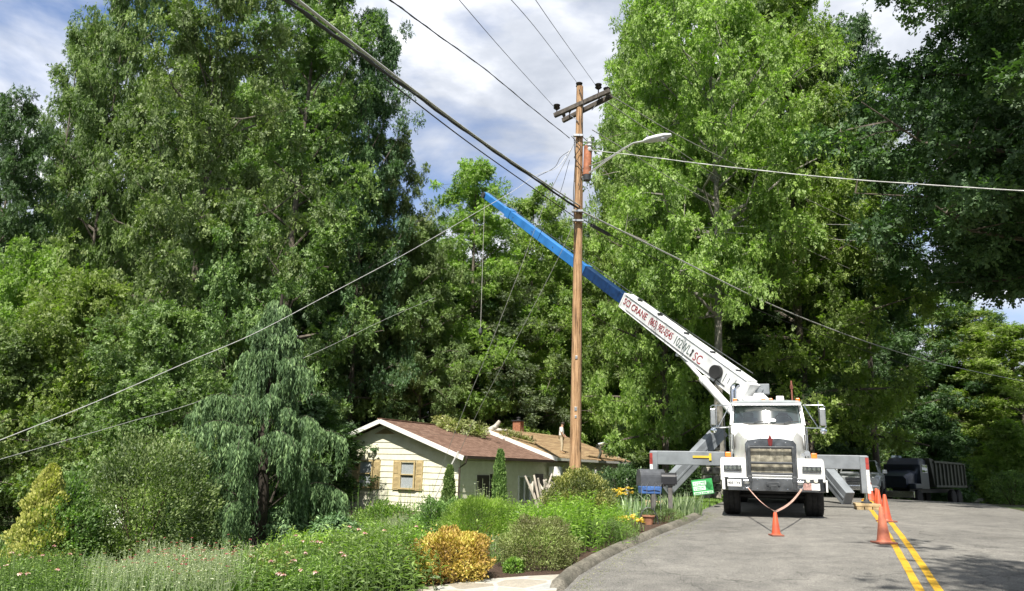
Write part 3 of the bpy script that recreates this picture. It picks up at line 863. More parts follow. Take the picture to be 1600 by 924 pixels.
# trees beside and behind the photographer, whose shade reaches the near road
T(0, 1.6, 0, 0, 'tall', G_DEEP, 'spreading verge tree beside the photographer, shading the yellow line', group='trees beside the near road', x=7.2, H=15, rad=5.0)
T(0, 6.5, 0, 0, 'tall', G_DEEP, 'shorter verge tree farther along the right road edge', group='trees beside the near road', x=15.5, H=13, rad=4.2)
T(0, 38, 0, 0, 'tall', G_DEEP, 'high dark tree above the tail of the dump truck, added to shade the far vehicles', x=31.5, H=36, rad=7.0)  # added shade caster, its trunk kept outside the frame
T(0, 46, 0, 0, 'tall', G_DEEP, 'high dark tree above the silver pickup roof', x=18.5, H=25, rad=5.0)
T(0, 35.5, 0, 0, 'tall', G_DEEP, 'high dark tree at the right verge, added to shade the dump truck', x=27.2, H=34, rad=6.2)  # extra tree added only to throw shade on the dump truck
# deep woods: rows closing the view
rnd = random.Random(5)
def where(px):
    for lim, t in ((170, 'behind the thin crowned tree at the left'), (480, 'behind the tallest left hand trees'), (620, 'behind the house gable'), (760, 'behind the middle of the house ridge'), (920, 'behind the brick chimney and roof workers'), (1110, 'behind the crane boom'), (1300, 'behind the crane truck cab')):
        if px < lim: return t
    return 'behind the dump truck'
def deep(px, d, yt, r_, key, lf):
    w_ = where(px); tone = 'dark' if lf is G_DEEP else 'mid green'
    T(px, d, yt, r_, key, lf, f'{tone} tree deep in the woods {w_}', f'{tone} deep woods trees {w_}')
def sapl(px, d, yt, r_, key, lf):
    w_ = where(px); tone = 'dark' if lf is G_DEEP else 'mid green'
    T(px, d, yt, r_, key, lf, f'{tone} sapling on the woods floor {w_}', f'{tone} saplings {w_}')
for i in range(26):
    px = -140 + i * 46 + rnd.uniform(-18, 18); d = rnd.uniform(44, 62) if px < 560 else rnd.uniform(64, 76)
    yt = (rnd.uniform(330, 420) if (px < 170 or px > 480) else rnd.uniform(60, 160)) if px < 1050 else rnd.uniform(120, 240)
    if px > 560 and px < 900: yt = rnd.uniform(350, 430)
    deep(px, d, yt, 4.8 * F / d, rnd.choice(['edge', 'tall', 'edge_b']), rnd.choice([G_DEEP, G_MID]))
for i in range(20):
    px = 980 + i * 36 + rnd.uniform(-12, 12); d = rnd.uniform(58, 80) if px < 1250 else rnd.uniform(72, 90)
    yt = rnd.uniform(80, 260) if px < 1400 else rnd.uniform(540, 600)
    deep(px, d, yt, 5 * F / d, rnd.choice(['edge', 'edge_b']), rnd.choice([G_DEEP, G_MID]))
for i in range(34):
    px = -100 + i * 52 + rnd.uniform(-15, 15); d = rnd.uniform(60, 70) if px > 500 else rnd.uniform(34, 40)
    sapl(px, d, rnd.uniform(590, 650), 3.2 * F / d, 'young', rnd.choice([G_DEEP, G_MID]))

# ================================================================== crane truck
PW = mat('white_truck_paint', (0.80, 0.80, 0.77), 0.28, var=.04, scale=3, coat=.5)
PWD = mat('worn_white_boom_paint', (0.74, 0.75, 0.75), 0.42, var=.12, scale=2.2, bump=.06, bscale=20)
GREYP = mat('grey_outrigger_paint', (0.22, 0.24, 0.26), 0.5, var=.14, scale=2.5, bump=.1)
GREYD = mat('dark_grey_steel', (0.07, 0.075, 0.08), 0.5, .3, var=.2)
BLK = mat('black_plastic', (0.02, 0.02, 0.02), 0.55)
RUB = mat('tyre_rubber', (0.022, 0.021, 0.020), 0.85, var=.3, scale=12, bump=.3)
CHR = mat('chrome', (0.72, 0.72, 0.72), 0.14, 1.0, var=.05)
DCHR = mat('dull_chrome_bumper', (0.26, 0.27, 0.28), 0.24, 1.0, var=.25, scale=4)
ALU = mat('aluminium', (0.62, 0.62, 0.60), 0.35, 1.0, var=.08)
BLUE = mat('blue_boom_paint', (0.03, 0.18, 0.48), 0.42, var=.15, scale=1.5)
AMB = mat('amber_lens', (0.85, 0.22, 0.03), 0.3)
REDM = mat('dark_red_emblem', (0.16, 0.02, 0.02), 0.4)
REFR = mat('red_reflective_tape', (.36, .05, .04), 0.4)
REFW = mat('white_reflective_tape', (0.78, 0.78, 0.76), 0.4)
YELP = mat('yellow_bracket_paint', (0.75, 0.52, 0.05), 0.5)
LENS = glass('lamp_lens', (.8, .82, .82), .25, .06)
WSG = glass('windscreen_glass', (.66, .84, .82), .17, .05)
MIR = mat('mirror_face', (.7, .74, .76), .04, 1.0, var=.02)
WOODB = mat('timber_block', (0.44, 0.33, 0.18), 0.85, var=.3, scale=5, bump=.5)
CUSH = mat('cab_upholstery', (0.30, 0.30, 0.30), 0.9)

TZ = math.atan2(-math.sin(R(17.6)), math.cos(R(17.6)))
tg = ground(1207, 807)
TO = at(1204, 735, 20.0); TO = Vector((TO.x, TO.y, 0))
z0 = gz(TO.x, TO.y); zb = gz(TO.x + math.sin(R(17.6)) * 6, TO.y + math.cos(R(17.6)) * 6)
TM = Matrix.Translation((TO.x, TO.y, z0)) @ Matrix.Rotation(-R(17.6), 4, 'Z') @ Matrix.Rotation(math.atan2(zb - z0, 6.0), 4, 'X') @ Matrix.Diagonal((1.0, 1.0, .95, 1.0))
TI = TM.inverted()
truck = empty('crane_truck', M=TM, label='white crane truck parked in the road with its boom raised and outriggers out', cat='crane truck')
def tl(px, py, d): return TI @ at(px, py, d)

def wheel(x, y, r=0.53, w=0.32, rimc=ALU, par=truck, dish=1):
    t = MB(); s = 1 if x > 0 else -1
    pr = [(r * .60, -w / 2), (r * .90, -w / 2), (r * .98, -w * .42), (r, -w * .3), (r, -w * .17), (r * .972, -w * .16), (r * .972, -w * .12), (r, -w * .11), (r, w * .11), (r * .972, w * .12), (r * .972, w * .16), (r, w * .17), (r, w * .3), (r * .98, w * .42), (r * .90, w / 2), (r * .60, w / 2)]
    t.lathe(pr, (x, y, r), 'x', 40)
    wo = t.build('wheel', RUB, par, smooth=True)
    q = MB(); q.lathe([(r * .6, -w * .40), (r * .62, w * .46 * s), (r * .55, w * .46 * s), (r * .50, w * .1 * s), (r * .2, w * .05 * s), (r * .18, w * .42 * s), (.02, w * .42 * s)], (x, y, r), 'x', 28)
    for i in range(10):
        a = i * .628; q.cyl((x + s * w * .04, y + math.cos(a) * r * .3, r + math.sin(a) * r * .3), (x + s * w * .16, y + math.cos(a) * r * .3, r + math.sin(a) * r * .3), .02, seg=6)
    q.build('rim', rimc, wo, smooth=True)
    return wo
for s in (-1, 1):
    wheel(s * 1.0, 0, .53, .42)
    for y in (5.6, 6.95):
        wheel(s * 1.07, y, .52, .29); wheel(s * .76, y, .52, .27)
m = MB()
for s in (-1, 1): m.box((s * .43, 3.6, .86), (.09, 9.3, .28))
for y in (-.6, 1.5, 3.0, 4.8, 6.3, 8.0): m.box((0, y, .86), (.86, .12, .2))
m.cyl((-1.0, 0, .5), (1.0, 0, .5), .07); m.box((0, .1, .52), (1.3, .16, .16)); m.cyl((-.9, 5.6, .52), (.9, 5.6, .52), .12); m.cyl((-.9, 6.95, .52), (.9, 6.95, .52), .12)
m.box((0, .6, .82), (.7, 1.4, .5)); m.lathe([(.02, -.2), (.26, -.15), (.26, .15), (.02, .2)], (0, 5.6, .52), 'y')
m.build('chassis', BLK, truck)
# bumper with end caps, pintle, tow hooks
m = MB(); m.prism([(-1.22, -1.02), (-1.05, -1.14), (1.05, -1.14), (1.22, -1.02), (1.22, -.86), (-1.22, -.86)], 'z', .68, 1.02)
bp = m.build('bumper', DCHR, truck, bevel=.012)
m = MB(); m.box((-1.16, -1.12, .85), (.07, .03, .30)); m.build('corner_plate', REFW, bp); m = MB(); m.box((1.25, -.98, .84), (.04, .16, .3)); m.build('corner_plate', REFW, bp)
m = MB(); m.box((0.02, -1.17, .85), (.30, .06, .13)); m.box((0.02, -1.2, .78), (.14, .08, .12)); m.cyl((-.12, -1.16, .85), (-.12, -1.23, .85), .035); m.cyl((.16, -1.16, .85), (.16, -1.23, .85), .035)
m.build('tow_pin', GREYD, bp, bevel=.006)
for s in (-1, 1):
    m = MB(); c = Vector((s * .52 + (-.08 if s < 0 else .12), -1.22, .84)); m.tube([c + Vector((math.cos(a) * .062, -.02, math.sin(a) * .085)) for a in np.linspace(.4, 5.9, 14)], .017, 7)
    m.cyl(c + Vector((-.07, .06, .09)), c + Vector((.08, .06, .09)), .028); m.box(c + Vector((0, .07, .07)), (.12, .06, .10))
    m.build('tow_shackle', CHR, bp, smooth=True)
m = MB(); m.box((-.90, -1.148, .87), (.34, .012, .18)); npz = m.build('licence_plate', REFW, bp, bevel=.004)
text('plate_number', '405 | Y6', Matrix.Translation((-1.05, -1.157, .87)) @ Matrix.Rotation(R(90), 4, 'X'), .085, GREYD, npz, .001, bold=.002)
m = MB(); m.box((.80, -1.148, .82), (.19, .012, .17)); s1 = m.build('sticker', mat('faded_red_sticker', (.50, .30, .26), .5, var=.3, scale=25), bp)
m = MB(); m.box((.99, -1.146, .82), (.19, .012, .17)); m.build('sticker', REFW, bp)
for x in (.82, 1.0):
    m = MB(); m.lathe([(.05, -1.16), (.045, -1.175), (.01, -1.178)], (x, 0, .965), 'y', 14)
    m.build('bumper_lamp', mat('clear_lamp', (.75, .72, .6), .25), bp)
# push bar in front of the grille
m = MB()
for s in (-1, 1): m.bar((s * .52, -1.16, .72), (s * .52, -1.16, 1.80), .07, .06, up=(0, 1, 0)); m.box((s * .52, -1.17, .98), (.11, .05, .16))
for z in (1.80, 1.40, 1.12): m.bar((-.545, -1.16, z), (.545, -1.16, z), .05, .05)
m.build('grille_guard', GREYD, truck, bevel=.012)
# grille surround and slats
m = MB(); m.prism([(-.60, .95), (-.61, 1.88), (-.53, 1.99), (-.2, 2.05), (.2, 2.05), (.53, 1.99), (.61, 1.88), (.60, .95)], 'y', -1.02, -.92)
gr = m.build('grille', DCHR, truck, bevel=.015)
m = MB(); m.box((0, -1.035, 1.43), (.98, .02, .82)); m.build('grille_mesh', BLK, gr)
m = MB()
for i in range(11):
    z = 1.44 + i * .03; m.box((0, -1.055, z), (.96, .012, .021), Matrix.Rotation(R(20), 3, 'X'))
for i in range(7):
    z = 1.165 + i * .03; m.box((0, -1.055, z), (.96, .012, .021), Matrix.Rotation(R(20), 3, 'X'))
for x in (-.27, 0, .27): m.box((x, -1.066, 1.62), (.008, .008, .32)); m.box((x, -1.066, 1.22), (.008, .008, .2))
m.build('grille_slat', mat('pale_gold_slats', (.62, .58, .46), .35, .15, var=.30, scale=9), gr)
m = MB(); m.box((0, -1.06, 1.04), (.96, .03, .10)); m.build('lower_bar', CHR, gr, bevel=.01)
m = MB()
for (hw, hz, y) in ((.022, .06, -1.07), (.045, .10, -1.055)): m.prism([(-hw, 1.86), (-hw * 1.3, 2.0), (0, 2.10 + hz * .3), (hw * 1.3, 2.0), (hw, 1.86), (0, 1.80)], 'y', y - .01, y + .03)
m.build('emblem', REDM, truck, bevel=.006)
for x in (-.36, .36):
    m = MB(); m.lathe([(.022, -1.03), (.018, -1.06), (.004, -1.065)], (x, 0, 1.92), 'y', 10); m.build('grille_bolt', CHR, gr)
# hood: lofted from the grille to the cowl
def hring(y, hw, zt, zb, crown):
    o = []
    for (a, b) in ((-1, 0), (-1.0, .62), (-.97, .80), (-.86, .93), (-.5, .99), (0, 1.0), (.5, .99), (.86, .93), (.97, .80), (1.0, .62), (1, 0)):
        o.append(Vector((a * hw, y, zb + (zt - zb) * b + crown * (1 - a * a))))
    return o
m = MB(); m.loft([hring(-.96, .62, 2.02, .9, .05), hring(-.75, .65, 2.12, .9, .05), hring(-.2, .74, 2.23, .9, .05), hring(.5, .88, 2.36, .9, .05), hring(1.12, .95, 2.46, .9, .04)])
hood = m.build('hood', PW, truck, smooth=True)
m = MB()
for s in (-1, 1): m.bar((s * .13, -.88, 2.115), (s * .10, .9, 2.47), .012, .03)
m.build('hood_ridge', PW, hood)
for s in (-1, 1):
    m = MB(); m.bar((s * .90, .35, 1.95), (s * .93, .75, 1.98), .02, .42, up=(0, 0, 1)); m.build('side_vent', BLK, hood)
    m = MB(); m.tube([(s * .925, .30, 1.75), (s * .925, .30, 2.17), (s * .955, .80, 2.2), (s * .955, .80, 1.77), (s * .925, .30, 1.75)], .015, 6); m.build('vent_trim', CHR, hood)
# fenders
for s in (-1, 1):
    arch = [(math.cos(a) * .66, .53 + math.sin(a) * .66) for a in np.linspace(R(12), R(168), 16)]
    pl = [(.95, .60), (.95, 1.02), (.82, 1.38), (.55, 1.50), (-.55, 1.53), (-.80, 1.50), (-.95, 1.42), (-1.02, 1.25), (-1.06, .92), (-1.0, .90), (-.72, .90), (-.66, .67)]
    poly = pl[:-1] + arch[::-1]
    m = MB(); x0, x1 = (s * .60, s * 1.23)
    m.prism(poly, 'x', min(x0, x1), max(x0, x1))
    fe = m.build('fender', PW, truck, bevel=.05, seg=3)
    m = MB(); m.box((s * .93, -1.062, 1.26), (.44, .03, .16)); hl = m.build('headlight', DCHR, truck, bevel=.01)
    for i in range(4):
        m = MB(); m.box((s * .93 - .155 + i * .104, -1.083, 1.26), (.088, .02, .11)); m.build('lamp_lens', LENS, hl, bevel=.01)
        m = MB(); m.lathe([(.036, -1.088), (.02, -1.082), (.008, -1.078)], (s * .93 - .155 + i * .104, 0, 1.26), 'y', 12); m.build('reflector', CHR, hl)
    m = MB(); m.box((s * 1.04, -.55, 1.60), (.14, .10, .13)); m.build('turn_signal', AMB, truck, bevel=.02)
    # mud flap and step behind
    m = MB(); m.box((s * 1.06, 1.02, .62), (.40, .03, .6)); m.build('mud_flap', BLK, truck)
m = MB(); m.lathe([(.07, -.62), (.075, -.5), (.05, -.44), (.01, -.42)], (.88, 0, 1.66), 'y', 14); m.box((.80, -.5, 1.62), (.12, .06, .08)); m.build('spot_lamp', CHR, truck, smooth=True)
# seams, latches and bolts
for s in (-1, 1):
    m = MB(); m.bar((s * .905, .15, 2.0), (s * .905, .15, 1.0), .006, .012, up=(0, 1, 0)); m.build('hood_seam', BLK, hood)
    m = MB(); m.box((s * .935, .95, 1.55), (.03, .07, .16)); m.build('hood_latch', BLK, hood, bevel=.006)
    for x_ in (.35, 1.05):
        for z_ in (.74, .97):
            m = MB(); m.lathe([(.018, -1.142), (.014, -1.158), (.003, -1.16)], (s * x_ if abs(x_) < 1 else s * .68, 0, z_), 'y', 8); m.build('bumper_bolt', CHR, bp)
    for k_ in range(3):
        m = MB(); m.tube([(s * (.30 + k_ * .07), 3.2, 1.5), (s * (.34 + k_ * .09), 3.4, 2.1 + k_ * .15), (s * (.2 + k_ * .05), 3.9, 2.3)], .022, 6); m.build('hydraulic_hose', BLK, truck)
# cab
m = MB()
m.prism([(1.10, .85), (1.10, 2.42), (1.22, 2.50), (2.75, 2.50), (2.75, .85)], 'x', -.98, .98)
cab = m.build('cab', PW, truck, bevel=.03)
# upper cab frame: pillars, header, roof with a sun visor
XW, XT = .96, .90
wy0, wz0, wy1, wz1 = 1.16, 2.47, 1.46, 3.07
m = MB()
for s in (-1, 1):
    m.bar((s * XW, wy0, wz0 - .02), (s * XT, wy1, wz1 + .03), .09, .10, up=(0, 1, 0))
    m.bar((s * XW, 2.70, wz0 - .02), (s * XT, 2.66, wz1 + .05), .08, .10, up=(0, 1, 0)); m.bar((s * (XW), 1.9, wz0), (s * (XT), 1.9, wz1), .05, .05, up=(0, 1, 0))
    m.bar((s * XT, 1.45, wz1), (s * XT, 2.7, wz1 + .03), .08, .09)
m.box((0, 2.70, 2.78), (1.8, .05, .66)); m.bar((-XW, wy0 - .02, wz0), (XW, wy0 - .02, wz0), .08, .07)
m.build('cab_frame', PW, cab, bevel=.012)
def roofring(y, hw, z, th): return [Vector((-hw, y, z - th)), Vector((-hw, y, z - .02)), Vector((-hw * .9, y, z + .03)), Vector((0, y, z + .06)), Vector((hw * .9, y, z + .03)), Vector((hw, y, z - .02)), Vector((hw, y, z - th))]
m = MB(); m.loft([roofring(1.28, .93, 3.10, .05), roofring(1.42, .95, 3.17, .08), roofring(2.0, .95, 3.20, .1), roofring(2.76, .93, 3.16, .1)]); m.build('cab_roof', mat('grey_roof_paint', (.33, .36, .37), .35, var=.08), cab, smooth=True)
m = MB(); m.bar((-.93, 1.22, 3.06), (.93, 1.22, 3.06), .10, .05); m.build('sun_visor', CHR, cab, bevel=.015)
# curved windscreen in two rows of panes
m = MB(); vs = []; fs = []
NX, NZ = 16, 5
for j in range(NZ + 1):
    for i in range(NX + 1):
        u = i / NX * 2 - 1; v = j / NZ
        vs.append((u * ((XW - .04) * (1 - v) + (XT - .04) * v), (wy0 + .01) * (1 - v) + (wy1 - .03) * v + .10 * (u * u) - .09, (wz0 + .03) * (1 - v) + (wz1 - .02) * v))
for j in range(NZ):
    for i in range(NX): a = j * (NX + 1) + i; fs.append((a, a + 1, a + NX + 2, a + NX + 1))
m.add(vs, fs); ws = m.build('windscreen', WSG, cab, recalc=False)
for q in ws.data.polygons: q.use_smooth = True
m = MB(); edge = [Vector(vs[i]) for i in range(NX + 1)] + [Vector(vs[j * (NX + 1) + NX]) for j in range(1, NZ + 1)] + [Vector(vs[NZ * (NX + 1) + i]) for i in range(NX - 1, -1, -1)] + [Vector(vs[j * (NX + 1)]) for j in range(NZ - 1, -1, -1)]
m.tube(edge, .028, 6, False); m.build('windscreen_seal', BLK, cab, smooth=True)
for s in (-.35, .45):
    m = MB(); m.tube([(s, 1.06, 2.50), (s + .02, 1.05, 2.54), (s + .38, 1.075, 2.57)], .010, 5); m.tube([(s + .1, 1.052, 2.56), (s + .55, 1.09, 2.585)], .008, 5); m.build('wiper', BLK, cab)
for s in (-1, 1):
    m = MB(); m.add([(s * .965, 1.40, 2.52), (s * .965, 2.62, 2.52), (s * .915, 2.60, 3.05), (s * .915, 1.60, 3.05)], [(0, 1, 2, 3)]); m.build('side_window', WSG, cab)
    m = MB(); m.box((s * .985, 1.95, 1.75), (.02, 1.3, 1.4)); d_ = m.build('door', PW, cab, bevel=.01)
    m = MB(); m.box((s * 1.005, 2.45, 2.2), (.03, .18, .04)); m.build('handle', CHR, d_)
    # seat, headrest
    m = MB(); m.box((s * .48, 2.15, 2.35), (.5, .14, .75)); m.box((s * .48, 2.13, 2.80), (.28, .1, .18)); m.build('seat_back', CUSH, cab, bevel=.04)
m = MB(); m.prism([(1.22, 2.35), (1.22, 2.52), (1.5, 2.55), (1.6, 2.35)], 'x', -.9, .9); m.build('dashboard', mat('grey_dashboard', (.16, .17, .17), .7), cab)
m = MB(); m.tube([(.45 + math.cos(a) * .23, 1.68 + math.sin(a) * .08, 2.62 + math.sin(a) * .20) for a in np.linspace(0, 6.283, 25)], .016, 6); m.build('steering_wheel', BLK, cab, smooth=True)
m = MB(); m.lathe([(.075, -.004), (.075, .004), (.0, .004)], (0, 0, 0), 'z', 20)
stc = m.build('windscreen_sticker', REFW, cab); stc.scale = (1, .7, 1); stc.location = (.16, 1.055, 2.60); stc.rotation_euler = (R(62), 0, 0)
# roof lamps, horns, beacon
for x in (-.84, -.06, .14, .86):
    m = MB(); m.prism([(-.06, 0), (.06, 0), (.05, .10), (-.05, .10)], 'y', 1.42, 1.54); q = m.build('clearance_lamp', AMB, cab, bevel=.015); q.location = (x, 0, 3.17)
for x in (-.42, .40):
    m = MB(); m.prism([(-.11, 0), (.11, 0), (.10, .15), (-.10, .15)], 'y', 1.62, 1.86); q = m.build('roof_lamp', REFW, cab, bevel=.01); q.location = (x, 0, 3.20)
# mirrors on tube frames
for s in (-1, 1):
    m = MB(); xo = s * 1.52
    m.tube([(s * .98, 1.30, 3.06), (xo - s * .05, 1.12, 3.04), (xo, 1.12, 2.99), (xo, 1.12, 2.42), (xo - s * .04, 1.12, 2.38), (s * .98, 1.22, 2.40)], .017, 7)
    m.tube([(s * 1.0, 1.25, 3.02), (s * 1.32, 1.13, 2.40)], .013, 6); m.tube([(s * 1.36, 1.13, 3.04 if s < 0 else 3.14), (s * 1.36, 1.13, 2.4)], .012, 6)
    mf = m.build('mirror_arm', CHR, truck, smooth=True)
    m = MB(); m.box((s * 1.45, 1.09, 2.70), (.15, .06, .50)); ho = m.build('mirror', ALU, truck, bevel=.025)
    m = MB(); m.box((s * 1.45, 1.124, 2.70), (.13, .01, .46)); m.build('glass', MIR, ho)
    m = MB(); m.lathe([(.09, 1.11), (.085, 1.05), (.05, 1.02), (.01, 1.01)], (s * 1.45, 0, 2.30), 'y', 16); m.build('spot_mirror', MIR, truck, smooth=True)
# stack, intake and rails on the left of the cab
m = MB(); m.tube([(-.90, 2.95, .8), (-.90, 2.95, 3.60), (-.89, 2.97, 3.72), (-.84, 3.06, 3.80), (-.78, 3.2, 3.80)], .10, 14); m.build('exhaust_stack', CHR, truck, smooth=True)
m = MB()
for i in range(5): m.box((-1.205, 2.55, 1.7 + i * .24), (.02, .16, .05))
m.tube([(-1.19, 2.55, 1.55), (-1.19, 2.55, 2.9)], .02, 6); m.build('stack_guard', GREYD, truck)
m = MB(); m.tube([(-1.02, 1.30, 1.4), (-1.03, 1.30, 2.45)], .02, 6); m.build('grab_rail', CHR, truck); m = MB(); m.tube([(1.03, 1.30, 1.2), (1.03, 1.30, 2.4)], .02, 6); m.build('grab_rail', CHR, truck)
m = MB(); m.cyl((-.92, 1.3, 1.0), (-.92, 2.5, 1.0), .30, seg=20); m.cyl((.92, 1.3, .9), (.92, 2.6, .9), .30, seg=20); m.build('fuel_tank', ALU, truck, smooth=True)
# deck, turret, console
m = MB(); m.box((0, 5.9, 1.16), (2.4, 5.3, .12)); m.box((0, 3.05, 1.35), (1.3, .7, .6)); m.build('deck', GREYP, truck, bevel=.02)
pv = tl(1176, 622, 23.6)      # boom pivot
m = MB(); m.lathe([(.55, 1.2), (.55, 1.55), (.45, 1.6), (.45, 1.8)], (pv.x - .1, pv.y, 0)); m.box((pv.x - .12, pv.y, 2.5), (.7, .9, 1.5)); m.box((pv.x + .02, pv.y + .25, 3.2), (.6, .9, .5))
m.build('turret', PWD, truck, bevel=.03)
m = MB(); q = tl(1189, 609, 23.9); m.box(q, (.5, .5, .34)); m.box(q + Vector((-.1, -.27, -.02)), (.30, .03, .2), Matrix.Rotation(R(30), 3, 'Y')); m.build('winch_housing', GREYP, truck, bevel=.03)
m = MB(); q = tl(1187, 621, 23.3); m.prism([(q.x - .28, q.z - .2), (q.x - .16, q.z + .14), (q.x + .10, q.z + .14), (q.x + .28, q.z - .05), (q.x + .28, q.z - .2)], 'y', q.y, q.y + .3); m.build('winch_cover', PWD, truck, bevel=.02)
for px_, w_ in ((1222, .03), (1222, .05)):
    q = tl(px_ + 15, 610, 22.5); m = MB(); m.tube([q + Vector((0, 0, -.4)), q + Vector((0, 0, .3))], w_ * .5, 6); m.box(q + Vector((0, 0, .1)), (.09, .06, .12)); m.build('antenna', mat('rust_red', (.28, .10, .07), .7), truck)
# boom: base section, then two blue extensions
def boomseg(a, b, w, h, w2, h2, name, mt, par=truck, plate=True):
    mb = MB(); mb.bar(a, b, w, h, (0, 0, 1), w2, h2)
    return mb.build(name, mt, par, bevel=.02)
bA = pv + Vector((0.05, 0, .05)); bT = tl(758, 305, 37.0)
d = (bT - bA); LB = d.length; d.normalize()
bA = bA + d * .15; LB -= .15
tW = (tl(978, 468, 27.9) - bA).length
def bp_(t): return bA + d * t
# find where the white section must end so that it shows at px 978
best = min(np.arange(3, 16, .05), key=lambda t: abs((lambda q: 800 + F * (q.x / -q.z))(CAM_M.inverted() @ (TM @ bp_(t))) - 978))
tW = float(best)
boom = boomseg(bp_(0), bp_(tW), .50, .70, .46, .56, 'boom', PWD)
sx = d.cross(Vector((0, 0, 1))).normalized(); sz = sx.cross(d)
sdir = -1 if (TM.to_3x3() @ sx).y > 0 else 1     # side that faces the camera
m = MB()
m.bar(bp_(.2) + sz * .37, bp_(tW - .1) + sz * .30, .54, .035); m.bar(bp_(.2) - sz * .36, bp_(tW - .1) - sz * .29, .54, .03); m.bar(bp_(tW - .45) , bp_(tW - .30), .484, .64); m.bar(bp_(tW - .08), bp_(tW), .484, .62)
m.build('boom_plate', PWD, boom, bevel=.008)
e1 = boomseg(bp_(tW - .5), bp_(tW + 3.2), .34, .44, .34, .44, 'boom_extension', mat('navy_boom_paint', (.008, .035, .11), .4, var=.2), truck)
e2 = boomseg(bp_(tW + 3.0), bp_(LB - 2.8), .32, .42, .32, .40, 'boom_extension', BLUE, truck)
e3 = boomseg(bp_(LB - 3.0), bp_(LB), .27, .34, .27, .34, 'boom_tip', BLUE, truck)
m = MB(); m.bar(bp_(LB - 3.2), bp_(LB - 2.75), .36, .46); m.build('boom_collar', BLUE, e2, bevel=.01); m = MB(); m.bar(bp_(tW + 2.9), bp_(tW + 3.15), .37, .48); m.build('boom_collar', BLUE, e2, bevel=.01)
m = MB(); m.cyl(bp_(LB - .1) - sx * .2, bp_(LB - .1) + sx * .2, .17, seg=18); m.build('sheave', GREYD, e3)
def tpx(px): return float(min(np.arange(-.5, 16, .02), key=lambda t: abs((lambda q: 800 + F * (q.x / -q.z))(CAM_M.inverted() @ (TM @ bp_(t))) - px)))
tR = tpx(1129)
m = MB(); m.cyl(bp_(tR) + sx * sdir * .26, bp_(tR) + sx * sdir * .40, .24, seg=20); m.tube([bp_(tR) + sx * sdir * .36 + d * (math.cos(a) * .2) + sz * (math.sin(a) * .2) for a in np.linspace(0, 6.28, 12)], .04, 6)
m.tube([bp_(tR - .2) + sx * sdir * .33, bp_(tR - .15) + sx * sdir * .36 - sz * .3, bp_(tR - .4) + sx * sdir * .3 - sz * .42], .03, 6); m.build('hose_reel', BLK, boom)
for (t0, off) in ((.55, .18), (.8, .1), (1.0, .16), (1.2, .12)):
    m = MB(); m.bar(bp_(t0) + sx * sdir * .257 - sz * off, bp_(t0) + sx * sdir * .257 + sz * off, .02, .01); m.build('boom_rib', GREYP, boom)
m = MB(); m.tube([bp_(.3) + sz * .62, bp_(tW * .5) + sz * .50, bp_(tW) + sz * .40, bp_(LB - 3) + sz * .30, bp_(LB) + sz * .24], .014, 6); m.build('hoist_rope', GREYD, boom)
for t_ in (.12, .3, .5, .72, .9):
    m = MB(); q = bp_(tW * t_) + sz * .38; m.bar(q - sx * .12, q + sx * .12, .06, .09); m.build('rope_guide', GREYD, boom, bevel=.006)
m = MB(); m.tube([bp_(tW * u_) + sx * sdir * .262 - sz * (.245 - .02 * u_) for u_ in np.linspace(.12, .93, 12)], .014, 6); m.build('hydraulic_line', BLK, boom)
for t_ in (tW + .35, tW + 1.2, tW + 2.1):
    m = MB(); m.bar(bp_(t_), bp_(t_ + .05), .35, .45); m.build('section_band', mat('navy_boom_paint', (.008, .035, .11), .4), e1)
for t_ in np.linspace(tW + 3.6, LB - 3.6, 4):
    m = MB(); q = bp_(float(t_)) + sx * sdir * .162; m.cyl(q, q + sx * sdir * .012, .03, seg=10); m.build('wear_pad_bolt', GREYD, e2)
# lettering along the camera side, reading down towards the truck
X = -d; Zf = sx * sdir; Y = Zf.cross(X)
def btext(s, t, off, size, mt, sxx=1.0, half=.235, bold=.001):
    o_ = bp_(t) + Zf * (half + .012) + Y * off
    Mx = Matrix(((X.x, Y.x, Zf.x, o_.x), (X.y, Y.y, Zf.y, o_.y), (X.z, Y.z, Zf.z, o_.z), (0, 0, 0, 1)))
    return text('lettering', s, Mx, size, mt, boom, .002, sxx, bold)
LR = mat('dark_red_lettering', (.30, .02, .03), .5); LG = mat('dark_green_grey_lettering', (.10, .14, .13), .5)
def tpx(px): return float(min(np.arange(-.5, 16, .02), key=lambda t: abs((lambda q: 800 + F * (q.x / -q.z))(CAM_M.inverted() @ (TM @ bp_(t))) - px)))
def fit_text(s_, p0, p1, off, size, mt):
    t0, t1 = tpx(p0), tpx(p1); o_ = btext(s_, t0, off, size, mt, 1.0)
    co = np.array([(v.co - bp_(t0)).dot(X) for v in o_.data.vertices]); k_ = (t0 - t1) / (co.max() - co.min())
    for v in o_.data.vertices:
        r_ = (v.co - bp_(t0)).dot(X); v.co = v.co + X * (r_ * (k_ - 1))
fit_text('SCI CRANE', 982, 1017, .03, .38, LR)
fit_text('(865) 982-0545', 1022, 1057, .02, .40, LR)
fit_text('102WL', 1061, 1084, .0, .48, LG)
fit_text('SC', 1092, 1104, -.05, .46, LR)
m = MB(); oo = bp_(tpx(1088.5)) + Zf * .262; m.prism([(-.05, -.15), (.03, -.1), (.02, .05), (.06, .16), (-.04, .12), (-.01, 0)], 'z', 0, .004)
mm = m.build('boom_mark', BLK, boom); mm.matrix_local = Matrix(((X.x, Y.x, Zf.x, oo.x), (X.y, Y.y, Zf.y, oo.y), (X.z, Y.z, Zf.z, oo.z), (0, 0, 0, 1)))
